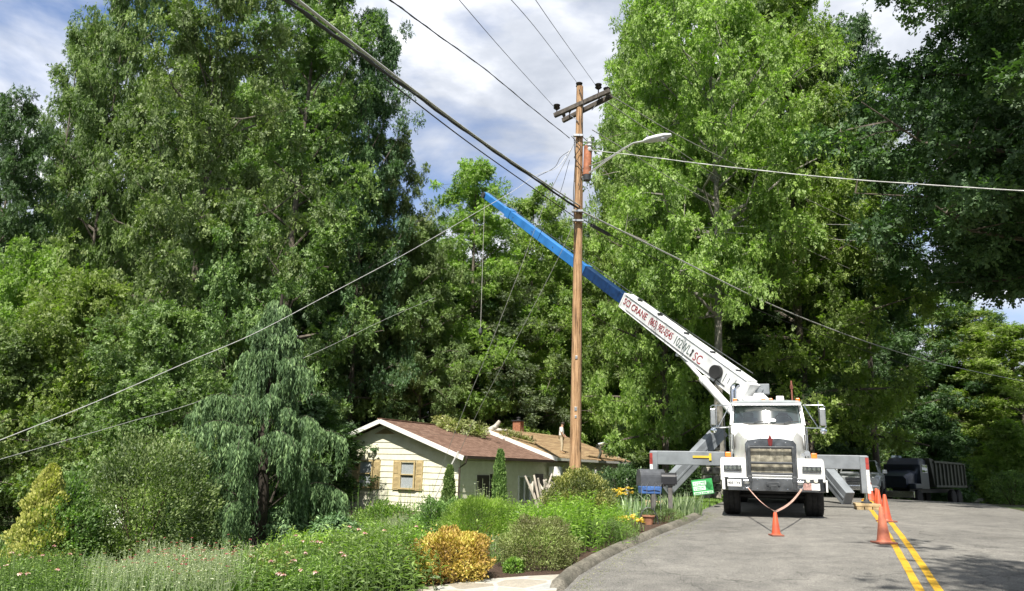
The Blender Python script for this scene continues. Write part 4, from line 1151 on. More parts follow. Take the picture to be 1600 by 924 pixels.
# lift cylinder
la, lb = tl(1141, 640, 23.0), bp_(3.3) - sz * .42
m = MB(); m.cyl(la + (la - lb).normalized() * .6, la.lerp(lb, .48), .13, seg=16); m.cyl(la.lerp(lb, .46), la.lerp(lb, .52), .15, seg=16); cy = m.build('lift_cylinder', PWD, truck, smooth=True)
m = MB(); m.cyl(la.lerp(lb, .5), lb, .07, seg=14); m.cyl(lb - sx * .2, lb + sx * .2, .07, seg=12); m.build('piston_rod', PWD, cy, smooth=True)
m = MB(); m.bar(lb, bp_(5.2) - sz * .36, .07, .05); m.build('boom_strut', PWD, boom)

# outriggers. straight H beams at the back of the cab
def P3(px, py, d_): return tl(px, py, d_)
yb = 3.05
def onY(px, py):     # the point of the plane y = yb of the truck seen at a pixel
    o_ = TI @ Vector((0, 0, EYE)); v = (TI.to_3x3() @ ray(px, py)); return o_ + v * ((yb - o_.y) / v.y)
L0, L1 = onY(1017, 715), onY(1355, 723)
zb_ = (L0.z + L1.z) / 2
m = MB(); m.box(((L0.x - .6) / 2, yb, L0.z), (abs(L0.x) - .6, .32, .44)); 
bl = m.build('outrigger_beam', GREYP, truck, bevel=.018)
m = MB(); m.box(((L1.x + .6) / 2, yb, L1.z), (L1.x - .6, .32, .42)); br = m.build('outrigger_beam', GREYP, truck, bevel=.018)
for (P_, s, bb) in ((L0, 1, bl), (L1, -1, br)):
    q = Vector((P_.x + s * .10, yb - .02, P_.z - .36))
    m = MB(); m.box(q, (.24, .335, 1.10)); jb = m.build('outrigger_leg', GREYP, truck, bevel=.015)
    for k_, (zz, mt) in enumerate(((.42, REFR), (.24, REFR), (.06, REFW), (-.12, REFW), (-.30, REFR), (-.46, REFR))):
        if s < 0 and k_ in (3, 4, 5): mt = REFW
        m = MB(); m.box(q + Vector((-s * .07, -.170, zz)), (.085, .008, .17)); m.build('reflector_tape', mt, jb)
    wq = TM @ q; gq = gz(wq.x, wq.y); bot = (TI @ Vector((wq.x, wq.y, gq))).z
    m = MB(); m.cyl((q.x, q.y, q.z - .5), (q.x, q.y, bot + .23), .055, seg=14); m.build('jack_rod', CHR, jb, smooth=True)
    m = MB(); m.lathe([(.14, bot + .185), (.14, bot + .22), (.08, bot + .25), (.07, bot + .30)], (q.x, q.y, 0)); m.build('jack_foot', GREYD, jb)
    # timber cribbing under the foot: a board on three blocks
    T3 = TM @ Matrix.Translation((q.x, q.y, bot)); nm = 'right' if s < 0 else 'left'
    where = 'beneath the outrigger jack beside the double yellow line' if s < 0 else 'beneath the outrigger jack on the mailbox side'
    for k_ in range(3):
        b = MB(); b.box((-.21 + k_ * .21, 0, .05), (.19, .60, .10)); o = b.build('timber_block', WOODB, None, bevel=.008); o.matrix_world = T3
        tag(o, ('left', 'middle', 'right')[k_] + ' timber block ' + where, 'timber block', 'timber blocks under the outrigger jacks')
    b = MB(); b.box((0, 0, .143), (.66, .62, .08)); o = b.build('timber_board', WOODB, None, bevel=.008); o.matrix_world = T3
    tag(o, 'square timber board lying across the blocks ' + where, 'timber board')
m = MB(); q = onY(1096, 714); m.box((q.x, yb - .175, q.z), (.50, .02, .07)); m.box((q.x + .27, yb - .18, q.z), (.07, .03, .22)); m.build('yellow_arrow', YELP, bl)
# rear swing-down stabilizers: broad plates slanting to the ground
def stab(pa, pb, da, db, wid, tapes=False):
    a, b = P3(*pa, da), P3(*pb, db); mb = MB(); mb.bar(a, b, .30, wid, up=(0, 0, 1)); ob = mb.build('stabilizer', GREYP, truck, bevel=.02)
    q = MB(); q.bar(a.lerp(b, .02), b.lerp(a, .02), .33, wid * .12); q.build('stabilizer_rib', GREYP, ob)
    if tapes:
        n = (b - a).normalized(); up_ = Vector((0, -1, 0))
        for t_ in (.55, .68, .8):
            q = MB(); q.bar(a.lerp(b, t_) + up_ * .155 + n.cross(up_) * -wid * .38, a.lerp(b, t_ + .09) + up_ * .155 + n.cross(up_) * -wid * .38, .01, .05, up=(0, 0, 1)); q.build('reflector_tape', REFR, ob)
stab((1127, 672), (1036, 768), 26.0, 25.0, .50)
stab((1282, 727), (1326, 780), 26.0, 24.4, .52, True)
# tow strap hanging over the front cone
STR = mat('worn_pink_strap', (.62, .40, .32), .8, var=.2, scale=10)
# (built after the cones)

# ================================================================== traffic cones
CO = mat('orange_cone_plastic', (.62, .095, .03), .5, col2=(.36, .07, .035), scale=7); COF = mat('faded_orange_cone', (.54, .17, .09), .65, col2=(.34, .10, .06), scale=6)
def cone(px, py, H_, lab, body=CO, banded=False, r=None, base=None):
    g = ground(px, py); r = r or H_ * .19; w = base or H_ * .53
    e = empty('traffic_cone', g, random.uniform(-.4, .4), lab, 'traffic cone', 'traffic cones on the road')
    q = MB(); q.box((0, 0, .02), (w, w, .034)); q.build('base', mat('scuffed_dark_cone_base', (.25, .09, .06), .7) if not banded else CO, e, bevel=.01)
    q = MB(); q.lathe([(r + .02, .036), (r, .05), (r * .94, .07), (.036, H_ * .965), (.030, H_ * .985), (.018, H_), (.012, H_ * .97)], seg=28); b = q.build('body', body, e, smooth=True)
    if banded:
        for a, c in ((.38, .62), (.70, .86)):
            ra = r * .94 + (.036 - r * .94) * (a - .09) / .875; rc = r * .94 + (.036 - r * .94) * (c - .09) / .875
            q = MB(); q.lathe([(ra + .004, H_ * a), (rc + .004, H_ * c)], seg=28); q.build('band', REFW, e, smooth=True)
    return g
gc = cone(1213, 838, .46, 'small orange cone under the sagging strap in front of the truck bumper')
cone(1381.5, 850, .66, 'nearest cone, faded orange, standing on the double yellow line', COF)
cone(1385.5, 816, .63, 'bright orange cone just behind the faded one on the yellow line')
cone(1374.5, 797, .56, 'orange cone on the line, half hidden behind two nearer cones')
cone(1371, 790, .52, 'orange cone with a black tip gap, farthest of the plain cones on the line')
cone(1359.5, 782.5, .92, 'tall orange and white banded cone behind the outrigger jack', CO, True)
# strap
a, b = TM @ Vector((-.58, -1.25, .76)), TM @ Vector((.66, -1.25, .76)); c = gc + Vector((0, -.02, .47))
def strap_pts(p0, p1):
    return [p0.lerp(p1, u) + Vector((0, -.03 * math.sin(math.pi * u), -.07 * math.sin(math.pi * u))) for u in np.linspace(0, 1, 9)]
sm = MB(); pts_ = strap_pts(a, c) + strap_pts(b, c)[::-1][1:]
vs = []
for i, q in enumerate(pts_):
    t_ = (pts_[min(i + 1, len(pts_) - 1)] - pts_[max(0, i - 1)]).normalized(); n_ = t_.cross(Vector((0, -1, .2))).normalized() * .020; k_ = Vector((0, -.006, 0))
    vs += [q - n_ - k_, q + n_ - k_, q + n_ + k_, q - n_ + k_]
sm.loft([[vs[i * 4 + j] for j in range(4)] for i in range(len(pts_))])
tag(sm.build('tow_strap', STR, None), 'pale strap sagging between the bumper shackles down to the small cone', 'strap')

# ================================================================== vehicles beyond the crest
def body_loft(mb, secs):
    """secs: (x, halfwidth, z0, z1, roundness)"""
    rings = []
    for x, hw, z0_, z1_, rr in secs:
        rings.append([Vector((x, y, z)) for y, z in ((-hw + rr, z0_), (-hw, z0_ + rr), (-hw, z1_ - rr * 1.4), (-hw + rr * 1.2, z1_), (hw - rr * 1.2, z1_), (hw, z1_ - rr * 1.4), (hw, z0_ + rr), (hw - rr, z0_))])
    return mb.loft(rings)
def pickup(loc, rz, paint, lab, rimm):
    e = empty('pickup_truck', loc, rz, lab, 'pickup truck')
    # local: +X forward, length 5.8
    m = MB(); body_loft(m, [(-2.95, .93, .62, 1.22, .05), (-2.85, .97, .50, 1.25, .06), (-.95, .98, .48, 1.26, .06), (-.9, .98, .45, 1.24, .06), (1.2, .98, .45, 1.22, .08), (1.45, .97, .48, 1.22, .1), (2.5, .94, .52, 1.16, .12), (2.78, .86, .56, 1.05, .14)])
    bd = m.build('body', paint, e, smooth=True, bevel=.02)
    m = MB(); body_loft(m, [(-.92, .90, 1.2, 1.26, .02), (-.72, .82, 1.2, 1.80, .08), (-.3, .80, 1.2, 1.88, .09), (.35, .79, 1.2, 1.87, .09), (.5, .79, 1.2, 1.80, .09), (1.32, .88, 1.2, 1.25, .02)]); m.build('cab', paint, e, smooth=True)
    g = glass('vehicle_glass', (.12, .14, .15), .35, .03)
    m = MB(); m.add([(.56, -.70, 1.80), (.56, .70, 1.80), (1.24, .80, 1.28), (1.24, -.80, 1.28)], [(0, 1, 2, 3)]); o = m.build('windscreen', g, e); o.location = (.03, 0, .02)
    for s in (-1, 1):
        for (xa, xb, xc, xd) in ((-.62, -.05, -.05, -.60), (.05, 1.05, .45, .05)):
            m = MB(); m.add([(xa, s * .905, 1.27), (xb, s * .915, 1.27), (xc, s * .835, 1.76), (xd, s * .83, 1.76)], [(0, 1, 2, 3)]); m.build('side_window', g, e)
        m = MB(); m.box((.95, s * 1.10, 1.32), (.12, .22, .2)); m.build('mirror', paint, e, bevel=.03)
        m = MB(); m.box((.5, s * .985, .85), (.9, .02, .68)); dd = m.build('door', paint, e, bevel=.01)
        m = MB(); m.box((.18, s * 1.0, 1.02), (.16, .03, .035)); m.build('handle', BLK, dd)
        m = MB(); m.box((2.62, s * .72, .98), (.14, .34, .18)); m.build('headlight', LENS, e, bevel=.02)
        for x in (1.85, -1.85):
            t = MB(); t.lathe([(.25, -.13), (.36, -.13), (.40, -.09), (.40, .09), (.36, .13), (.25, .13)], (x, s * .84, .40), 'y', 28); wo = t.build('wheel', RUB, e, smooth=True)
            t = MB(); t.lathe([(.25, -.10), (.25, .12), (.20, .10), (.08, .05), (.01, .05)] if s > 0 else [(.25, .10), (.25, -.12), (.20, -.10), (.08, -.05), (.01, -.05)], (x, s * .84, .40), 'y', 20); t.build('rim', rimm, wo)
            t = MB(); t.tube([(x + math.cos(a) * .45, s * .975, .42 + math.sin(a) * .45) for a in np.linspace(0, math.pi, 12)], .035, 6); t.build('wheel_arch', BLK, e)
    m = MB(); m.box((2.80, 0, .86), (.06, 1.06, .30)); gr_ = m.build('grille', GREYD, e, bevel=.02)
    m = MB()
    for z in (.78, .86, .94): m.box((2.84, 0, z), (.02, 1.0, .03))
    m.box((2.84, 0, 1.01), (.03, 1.1, .04)); m.box((2.84, 0, .72), (.03, 1.1, .04)); m.build('grille_bar', CHR, gr_)
    m = MB(); m.box((2.84, 0, .55), (.14, 1.8, .22)); m.build('bumper', CHR if paint is not BLK else GREYD, e, bevel=.03)
    return e
SILV = mat('silver_grey_car_paint', (.42, .44, .44), .3, .6, var=.05)
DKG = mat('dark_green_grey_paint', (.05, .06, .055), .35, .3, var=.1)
dirv = lambda a_: a_
q = spot(1345, 38.5); pickup(q, R(-90 - 28), SILV, 'silver pickup parked nose on behind the outrigger and cones', ALU)
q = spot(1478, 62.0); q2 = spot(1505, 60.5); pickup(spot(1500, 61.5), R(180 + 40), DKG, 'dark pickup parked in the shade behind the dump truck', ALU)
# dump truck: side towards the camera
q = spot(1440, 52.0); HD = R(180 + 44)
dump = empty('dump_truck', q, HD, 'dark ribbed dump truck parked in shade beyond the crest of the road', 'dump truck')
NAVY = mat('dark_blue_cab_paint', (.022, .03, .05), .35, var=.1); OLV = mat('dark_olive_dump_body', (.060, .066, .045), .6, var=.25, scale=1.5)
m = MB(); m.box((-.5, 0, .95), (9.0, .9, .26)); m.box((1.6, -1.0, .85), (1.2, .45, .5)); m.build('chassis', BLK, dump)
m = MB(); m.prism([(-5.0, 1.25), (-5.05, 2.75), (1.5, 2.85), (1.5, 3.0), (2.2, 3.05), (2.2, 2.9), (1.55, 1.2)], 'y', -1.22, 1.22); db = m.build('dump_body', OLV, dump, bevel=.03)
for s in (-1, 1):
    for i in range(9):
        m = MB(); m.box((-4.85 + i * .78, s * 1.27, 2.0), (.14, .12, 1.5)); m.build('rib', OLV, db, bevel=.02)
    m = MB(); m.box((-1.7, s * 1.27, 2.82), (6.7, .14, .14)); m.box((-1.7, s * 1.27, 1.26), (6.6, .14, .14)); m.build('rail', OLV, db, bevel=.02)
m = MB(); m.box((3.0, 0, 1.85), (1.5, 2.2, 1.5)); body_loft(m, [(2.3, 1.0, 2.5, 2.9, .05), (2.5, .98, 2.5, 3.0, .08), (3.3, .96, 2.5, 3.0, .08), (3.65, 1.0, 2.5, 2.55, .02)]); m.build('cab', NAVY, dump, bevel=.03)
m = MB(); body_loft(m, [(3.7, .85, 1.1, 2.25, .1), (5.0, .75, 1.1, 1.95, .12), (5.2, .68, 1.15, 1.85, .12)]); m.build('hood', NAVY, dump, smooth=True)
m = MB()
for s in (-1, 1): m.box((4.5, s * .98, 1.25), (1.3, .45, .35))
m.build('fender', NAVY, dump, bevel=.08); m = MB(); m.box((5.35, 0, .75), (.15, 2.3, .4)); m.build('bumper', CHR, dump, bevel=.02)
for s in (-1, 1):
    m = MB(); m.box((2.95, s * 1.11, 2.35), (1.0, .02, .5)); m.build('side_window', glass('vehicle_glass'), dump)
    for x in (4.4, -2.4, -3.7):
        t = MB(); t.lathe([(.3, -.16), (.46, -.16), (.52, -.1), (.52, .1), (.46, .16), (.3, .16)], (x, s * 1.02, .52), 'y', 28); wo = t.build('wheel', RUB, dump, smooth=True)
        t = MB(); t.lathe([(.3, -.12), (.3, s * .13), (.24, s * .05), (.1, s * .12), (.01, s * .12)], (x, s * 1.02, .52), 'y', 20); t.build('rim', ALU, wo)
m = MB(); m.box((1.9, -.9, 3.05), (.5, .5, .3)); m.build('toolbox', mat('pale_blue_grey', (.25, .33, .40), .6), dump, bevel=.02)

# ================================================================== utility pole, street lamp, wires
def _pole(n, l, b):
    t = n.new('ShaderNodeTexCoord').outputs['Object']
    mp_ = n.new('ShaderNodeMapping'); mp_.inputs['Scale'].default_value = (22, 22, 0.9); l.new(t, mp_.inputs['Vector'])
    g = rp(n, l, nz(n, l, mp_.outputs['Vector'], 1.6, 9, 0.68, 0.5), [(0.33, (0.055, 0.030, 0.016)), (0.43, (0.25, 0.15, 0.075)), (0.56, (0.45, 0.28, 0.15)), (0.72, (0.60, 0.42, 0.25))])
    c = mixc(n, l, 1.0, g, rp(n, l, nz(n, l, t, 1.3, 6, 0.7), [(0.35, (0.80, 0.72, 0.62)), (0.65, (1.1, 1.1, 1.12))]), 'MULTIPLY')
    l.new(c, b.inputs['Base Color']); b.inputs['Roughness'].default_value = 0.85
    bumpn(n, l, b, nz(n, l, mp_.outputs['Vector'], 2.5, 6), 0.8, 0.015)
POLEW = node_mat('weathered_pole_wood', _pole)
ARM = mat('dark_weathered_timber', (.10, .085, .07), .9, var=.3, scale=8, bump=.6)
INS = mat('dark_porcelain', (.03, .022, .02), .25)
PD = 19.6
pb, pt = at(898, 745, PD), at(906, 136, PD)
pb = Vector((pb.x, pb.y, gz(pb.x, pb.y) - .3))
up_ = (pt - at(898, 745, PD)).normalized()
pole = empty('utility_pole', (pb.x, pb.y, pb.z + .3), label='tall weathered brown timber utility pole with double crossarm standing behind the dome shrub', cat='utility pole')
PMI = Matrix.Translation(pole.location).inverted()
def pl_(v): return PMI @ Vector(v)
def on_pole(py): # centre of the pole at a pixel row
    z = lambda u: pb.lerp(pt, u)
    best = min(np.linspace(0, 1, 800), key=lambda u: abs((lambda q: 462 - F * (q.y / -q.z))(CAM_M.inverted() @ z(u)) - py))
    return z(best)
n_ = 26
m = MB(); m.tube([pl_(pb.lerp(pt, i / n_)) for i in range(n_ + 1)], [.158 - .062 * i / n_ + .002 * math.sin(i * 2.3) for i in range(n_ + 1)], 22)
m.build('pole', POLEW, pole, smooth=True)
# crossarms
aD = Vector((.93, -.36, .0)).normalized()      # overridden by pixels below
def A(px, py, d_=PD): return pl_(at(px, py, d_))
c1, c2 = (A(866, 181, 19.9), A(953, 142, 19.1)), (A(879, 189, 20.2), A(956, 150, 19.35))
for (q0, q1), dy in ((c1, -.14), (c2, .14)):
    m = MB(); q0, q1 = Vector(q0), Vector(q1); m.bar(q0, q1, .10, .13); m.build('crossarm', ARM, pole, bevel=.01)
for (px, py, d_) in ((870, 172, 19.9), (881, 183, 20.15), (905, 138, 19.6), (935, 140, 19.25), (948, 146, 19.2), (890, 176, 20.0)):
    q = A(px, py, d_); m = MB(); m.cyl(q + Vector((0, 0, -.12)), q, .018, seg=8); big = px not in (890, 881)
    r = .10 if big else .06
    m.lathe([(.03, 0), (r * .6, .02), (r, .06), (r * .55, .08), (r * .9, .12), (r, .15), (r * .5, .17), (.02, .18)], q, seg=16); m.build('insulator', INS, pole, smooth=True)
for (p0, p1) in (((890, 179), (904, 190)), ((925, 170), (938, 152)), ((938, 155), (925, 172))):
    m = MB(); m.bar(A(*p0, 19.75), A(*p1, 19.45), .03, .012); m.build('brace', ALU, pole)
PORC = mat('pale_porcelain', (.62, .64, .66), .3)
q = A(921, 226, 19.4); m = MB(); m.lathe([(.05, -.2), (.07, -.14), (.04, -.1), (.08, -.04), (.05, 0), (.09, .06), (.05, .1), (.06, .18), (.01, .2)], q); m.build('surge_arrester', PORC, pole, smooth=True)
m = MB(); m.tube([A(905, 140, 19.45), A(912, 160, 19.42), A(908, 190, 19.42), A(911, 215, 19.43), A(918, 221, 19.4)], .012, 6); m.tube([A(921, 216, 19.4), A(928, 214, 19.4), A(930, 232, 19.4), A(926, 236, 19.4)], .014, 6)
m.tube([A(897, 215, 19.42), A(899, 250, 19.42), A(896, 300, 19.43), A(898, 380, 19.43)], .012, 6); m.tube([A(893, 213, 19.5), A(908, 230, 19.4), A(897, 246, 19.42), A(909, 262, 19.42), A(904, 290, 19.42)], .013, 6); m.build('cable_run', BLK, pole)
q0, q1 = A(919, 229, 19.48), A(917, 274, 19.48)
m = MB(); m.cyl(q1, q0, .115, seg=18); m.cyl(q0, q0 + Vector((0, 0, .04)), .09, .05, seg=14); can = m.build('equipment_can', mat('rusty_orange_steel', (.36, .13, .06), .7, var=.25, scale=7), pole, smooth=True)
m = MB(); m.cyl(q1 + Vector((0, 0, -.16)), q1 + Vector((0, 0, -.01)), .10, .118, seg=16); m.build('can_base', GREYD, can, smooth=True)
m = MB(); q = A(902, 330, 19.42); m.box(q, (.3, .12, .06)); m.box(A(903, 212, 19.45), (.26, .1, .06)); m.box(A(903, 345, 19.42), (.3, .1, .05)); m.build('bracket', ALU, pole)
for py_, w_ in ((640, .07), (652, .05), (560, .06)):
    q = pl_(on_pole(py_)) + Vector((-.02, -.150, 0)); m = MB(); m.box(q, (w_, .012, w_ * 1.4)); m.build('tag', ALU, pole, bevel=.003)
m = MB(); m.tube([pl_(on_pole(p_)) + Vector((.10, -.108 - .04 * (p_ - 300) / 420, 0)) for p_ in range(300, 725, 25)], .011, 6); m.build('ground_wire', mat('dull_copper', (.20, .13, .08), .6, .4), pole)
# street lamp
lp = at(909, 272, 19.5)
lamp = empty('street_lamp', lp, label='pale cobra head street lamp on a curved arm bolted to the utility pole', cat='street lamp')
def LL(px, py, d_): return at(px, py, d_) - lp
m = MB(); ap = [LL(909, 278, 19.5), LL(930, 264, 19.3), LL(953, 247, 19.1), LL(972, 234, 18.95), LL(990, 224, 18.8), LL(1009, 220.5, 18.65)]
m.tube(ap, .028, 8); m.build('arm', ALU, lamp, smooth=True)
m = MB(); m.tube([LL(909, 264, 19.5), LL(935, 255, 19.25), LL(961, 241, 19.05)], .018, 6); m.build('brace', ALU, lamp)
hd = [LL(1006, 221, 18.66), LL(1012, 219.5, 18.62), LL(1026, 217, 18.5), LL(1040, 213.5, 18.4), LL(1049, 211, 18.32)]
m = MB(); rings = []
for q, (w, h_) in zip(hd, ((.05, .05), (.10, .085), (.15, .10), (.14, .08), (.05, .04))):
    dd_ = (hd[-1] - hd[0]).normalized(); sx_ = dd_.cross(Vector((0, 0, 1))).normalized(); sz_ = sx_.cross(dd_)
    rings.append([q + sx_ * math.cos(a) * w + sz_ * math.sin(a) * h_ * (1 if math.sin(a) > 0 else .75) for a in [i * math.pi / 8 for i in range(16)]])
m.loft(rings); m.build('lamp_head', mat('pale_grey_lamp_housing', (.66, .67, .67), .45, var=.05), lamp, smooth=True)
m = MB(); q = hd[3].lerp(hd[2], .3) + Vector((0, 0, -.075)); m.lathe([(.01, -.03), (.08, -.025), (.11, 0), (.1, .02)], q, seg=18); m.build('lens', PORC, lamp, smooth=True)
m = MB(); m.lathe([(.04, 0), (.045, .04), (.03, .07), (.01, .08)], hd[1] + Vector((0, 0, .07)), seg=12); m.build('photocell', GREYD, lamp, smooth=True)

WB = mat('black_cable', (.018, .018, .018), .6); WG_ = mat('grey_aluminium_cable', (.5, .5, .48), .5, .1); WS = mat('pale_service_cable', (.42, .41, .38), .5)
def wire(pix, r, mt, lab, cat='cable', sag=0.0, name='overhead_cable', group=None, twist=None):
    P_ = [at(*q) for q in pix]; out = []
    # centripetal-ish smoothing through the points (Catmull-Rom)
    E = [P_[0] * 2 - P_[1]] + P_ + [P_[-1] * 2 - P_[-2]]
    for i in range(1, len(E) - 2):
        for u in np.linspace(0, 1, 12, endpoint=False):
            a_, b_, c_, d_ = E[i - 1], E[i], E[i + 1], E[i + 2]
            out.append(0.5 * ((2 * b_) + (c_ - a_) * u + (2 * a_ - 5 * b_ + 4 * c_ - d_) * u * u + (3 * b_ - a_ - 3 * c_ + d_) * u ** 3))
    out.append(P_[-1])
    m = MB(); m.tube(out, r, 6)
    if twist:
        for ph in range(twist[0]):
            m.tube([q + Vector((math.cos(i * .9 + ph * 2.1), 0, math.sin(i * .9 + ph * 2.1))) * twist[1] for i, q in enumerate(out)], r * .7, 5)
    return tag(m.build(name, mt, None, smooth=True), lab, cat, group)
OC = 'overhead cables of the utility pole'
wire([(395, -40, 6.6), (445, -2, 7.2), (600, 112, 10.5), (760, 228, 14.5), (903, 326, 19.4)], .021, WB, 'thick black bundled cable running from the picture top down to the pole', group=OC, twist=(2, .022))
wire([(410, -40, 6.5), (462, -2, 7.1), (615, 117, 10.5), (770, 232, 14.6), (906, 322, 19.5)], .020, WG_, 'grey cable lashed above the thick black one left of the pole', group=OC)
wire([(600, 122, 10.4), (750, 236, 14.2), (896, 338, 19.45)], .012, WB, 'black cable hanging just below the thick bundle left of the pole', group=OC)
wire([(580, -18, 8.2), (612, 2, 8.6), (680, 52, 10.8), (760, 110, 13.8), (830, 168, 16.8), (890, 216, 19.5)], .0095, WB, 'wavy black cable reaching the pole above the lamp arm', group=OC, twist=(1, .01))
wire([(690, -32, 9), (790, 84, 14), (869, 171, 19.9)], .006, WB, 'thin wire to the left end insulator of the crossarm', group=OC)
wire([(770, -32, 9), (840, 48, 13.5), (905, 134, 19.6)], .006, WB, 'thin wire to the insulator on the pole top', group=OC)
wire([(815, -32, 9), (870, 48, 13.5), (934, 138, 19.3)], .006, WB, 'thin wire to the inner right insulator of the crossarm', group=OC)
wire([(908, 330, 19.5), (1050, 400, 23.5), (1200, 474, 28), (1330, 526, 33), (1440, 562, 38)], .023, WG_, 'thick pale cable sloping right from the pole across the woods', group=OC)
wire([(908, 342, 19.5), (1000, 392, 22.5), (1190, 487, 28), (1330, 540, 33), (1436, 578, 38)], .012, WB, 'thinner dark cable under the thick pale one right of the pole', group=OC)
wire([(1440, 562, 38), (1520, 580, 44), (1620, 600, 52)], .018, WG_, 'far stretch of the thick pale cable near the right picture edge', group=OC)
wire([(916, 234, 19.5), (1010, 245, 18.0), (1120, 259, 16.8), (1300, 278, 15), (1480, 291, 14), (1640, 301, 13.2)], .010, WG_, 'pale cable crossing nearly level from the pole to the right picture edge', group=OC, twist=(1, .008))
wire([(949, 146, 19.2), (1060, 212, 24), (1200, 282, 30), (1330, 345, 36), (1420, 390, 41)], .014, WS, 'thin pale wire from the right end insulator down into the right woods', group=OC)
wire([(938, 152, 19.3), (1030, 215, 24), (1160, 300, 30), (1300, 370, 36), (1400, 420, 41)], .014, WS, 'second thin wire from the crossarm down into the right woods', group=OC)
wire([(925, 203, 19.5), (1000, 248, 23), (1100, 310, 28), (1250, 385, 34), (1350, 430, 40)], .013, WS, 'faint wire leaving the pole behind the lamp arm', group=OC)
wire([(930, 238, 19.5), (985, 275, 23), (1080, 345, 28), (1200, 425, 34), (1300, 470, 40)], .008, WB, 'dark thin wire passing below the lamp arm to the right', group=OC)
wire([(1090, 356, 30), (1300, 351, 31), (1480, 360, 32), (1640, 370, 33)], .011, WS, 'upper of two thin level wires in front of the right woods', group=OC)
wire([(1110, 362, 30), (1300, 374, 31), (1480, 386, 32), (1640, 392, 33)], .011, WS, 'lower of two thin level wires in front of the right woods', group=OC)
wire([(893, 232, 19.5), (870, 262, 19.3), (838, 274, 19.0), (800, 300, 18.6), (755, 326, 18.0), (640, 393, 16.5), (520, 457, 15), (400, 520, 13.8), (300, 563, 12.9), (150, 628, 11.6), (0, 688, 10.4), (-60, 712, 10)], .0065, WG_, 'pale service line dropping from the pole across the left woods', 'service line')
wire([(890, 236, 19.5), (876, 246, 19.4), (866, 262, 19.3), (840, 276, 19.1)], .008, WB, 'short black loop of wire beside the pole at the left', group=OC)
wire([(680, 465, 34), (600, 500, 30), (500, 548, 26), (330, 620, 20), (200, 660, 16.5), (0, 718, 12.5), (-60, 735, 11.5)], .0055, WG_, 'fainter lower service line passing behind the weeping conifer', 'service line')
wire([(902, 215, 19.7), (852, 317, 20.6), (813, 420, 21.6), (760, 555, 23), (717, 660, 24.4), (668, 790, 26.5)], .008, WS, 'left of two taut guy wires from the pole down past the house gable', 'guy wire', name='guy_wire')
wire([(902, 330, 19.7), (887, 372, 20), (862, 424, 20.6), (810, 525, 22), (739, 660, 24.6), (684, 790, 27)], .008, WS, 'right of two taut guy wires from the pole down past the house gable', 'guy wire', name='guy_wire')
wire([(890, 250, 19.6), (872, 310, 20.5), (842, 370, 22), (812, 440, 25), (800, 480, 27)], .007, WB, 'dark slack wire hanging from the pole over the blue boom', 'cable')
wire([(716, 706, 31.5), (672, 792, 30.5)], .035, WS, 'pale guy guard rod leaning against the house corner', 'guy guard', name='guy_guard')
tb = TM @ bp_(LB + .05)
q_ = MB(); q_.tube([tb, (tb.x + .02, tb.y, tb.z - 7.2)], .013, 6); hk = q_.build('hoist_line', WS, None); tag(hk, 'thin hoist line hanging straight down from the blue boom tip', 'hoist line')
q_ = MB(); q_.lathe([(.02, .25), (.09, .2), (.10, 0), (.05, -.1), (.02, -.12)], (tb.x + .02, tb.y, tb.z - 7.4)); q_.build('hook_block', GREYD, hk)
# splice enclosure hanging on the cable right of the pole
a, b = at(924, 352, 20.0), at(950, 366, 20.8)
q_ = MB(); q_.cyl(a, b, .055, seg=14); q_.cyl(b, b + (b - a).normalized() * .15, .055, .02, seg=14); tag(q_.build('splice_case', BLK, None, smooth=True), 'black splice case hanging on the cable just right of the pole', 'splice case')

# ================================================================== garden
rg = np.random.default_rng(42)
SG_BLUE = leafmat('needles_blue_green', boost=1.45, cols= [(0.026, 0.066, 0.020), (0.070, 0.140, 0.044), (0.160, 0.255, 0.090)], trans=.15)
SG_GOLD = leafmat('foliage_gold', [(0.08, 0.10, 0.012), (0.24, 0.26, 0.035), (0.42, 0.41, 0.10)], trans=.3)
SG_ORNG = leafmat('foliage_orange_gold', [(0.13, 0.065, 0.010), (0.34, 0.195, 0.02), (0.44, 0.37, 0.06)], trans=.35)
SG_OLIV = leafmat('foliage_brown_olive', [(0.07, 0.055, 0.02), (0.13, 0.14, 0.035), (0.21, 0.25, 0.06)], trans=.3)
SG_DOME = leafmat('foliage_dome', [(0.035, 0.050, 0.010), (0.105, 0.120, 0.018), (0.24, 0.22, 0.045)], trans=.25)
SG_LIME = leafmat('foliage_lime', boost=1.15, cols= [(0.10, 0.17, 0.012), (0.19, 0.29, 0.018), (0.30, 0.40, 0.03)], trans=.45)
SG_HERB = leafmat('foliage_herb', boost=1.35, cols= [(0.040, 0.080, 0.014), (0.092, 0.158, 0.030), (0.17, 0.25, 0.055)], trans=.4)
SG_HERB2 = leafmat('foliage_bright_herb', boost=1.2, cols= [(0.07, 0.14, 0.012), (0.14, 0.25, 0.02), (0.25, 0.37, 0.04)], trans=.42)
SG_IRIS = leafmat('foliage_iris', boost=1.15, cols= [(0.10, 0.16, 0.07), (0.20, 0.28, 0.13), (0.36, 0.42, 0.24)], trans=.35)
SG_SILV = leafmat('foliage_silver_stems', boost=1.7, cols= [(0.07, 0.11, 0.045), (0.17, 0.21, 0.11), (0.34, 0.34, 0.24)], trans=.3)
SG_ARB = leafmat('foliage_columnar', [(0.025, 0.055, 0.012), (0.060, 0.110, 0.020), (0.12, 0.18, 0.035)], trans=.2)
FL_PINK = leafmat('petals_pink', boost=1.0, cols= [(0.40, 0.16, 0.20), (0.62, 0.36, 0.36), (0.75, 0.55, 0.50)], trans=.3, hue=0)
FL_CRIM = leafmat('petals_crimson', boost=1.0, cols= [(0.22, 0.015, 0.04), (0.40, 0.03, 0.07), (0.50, 0.12, 0.16)], trans=.3, hue=0)
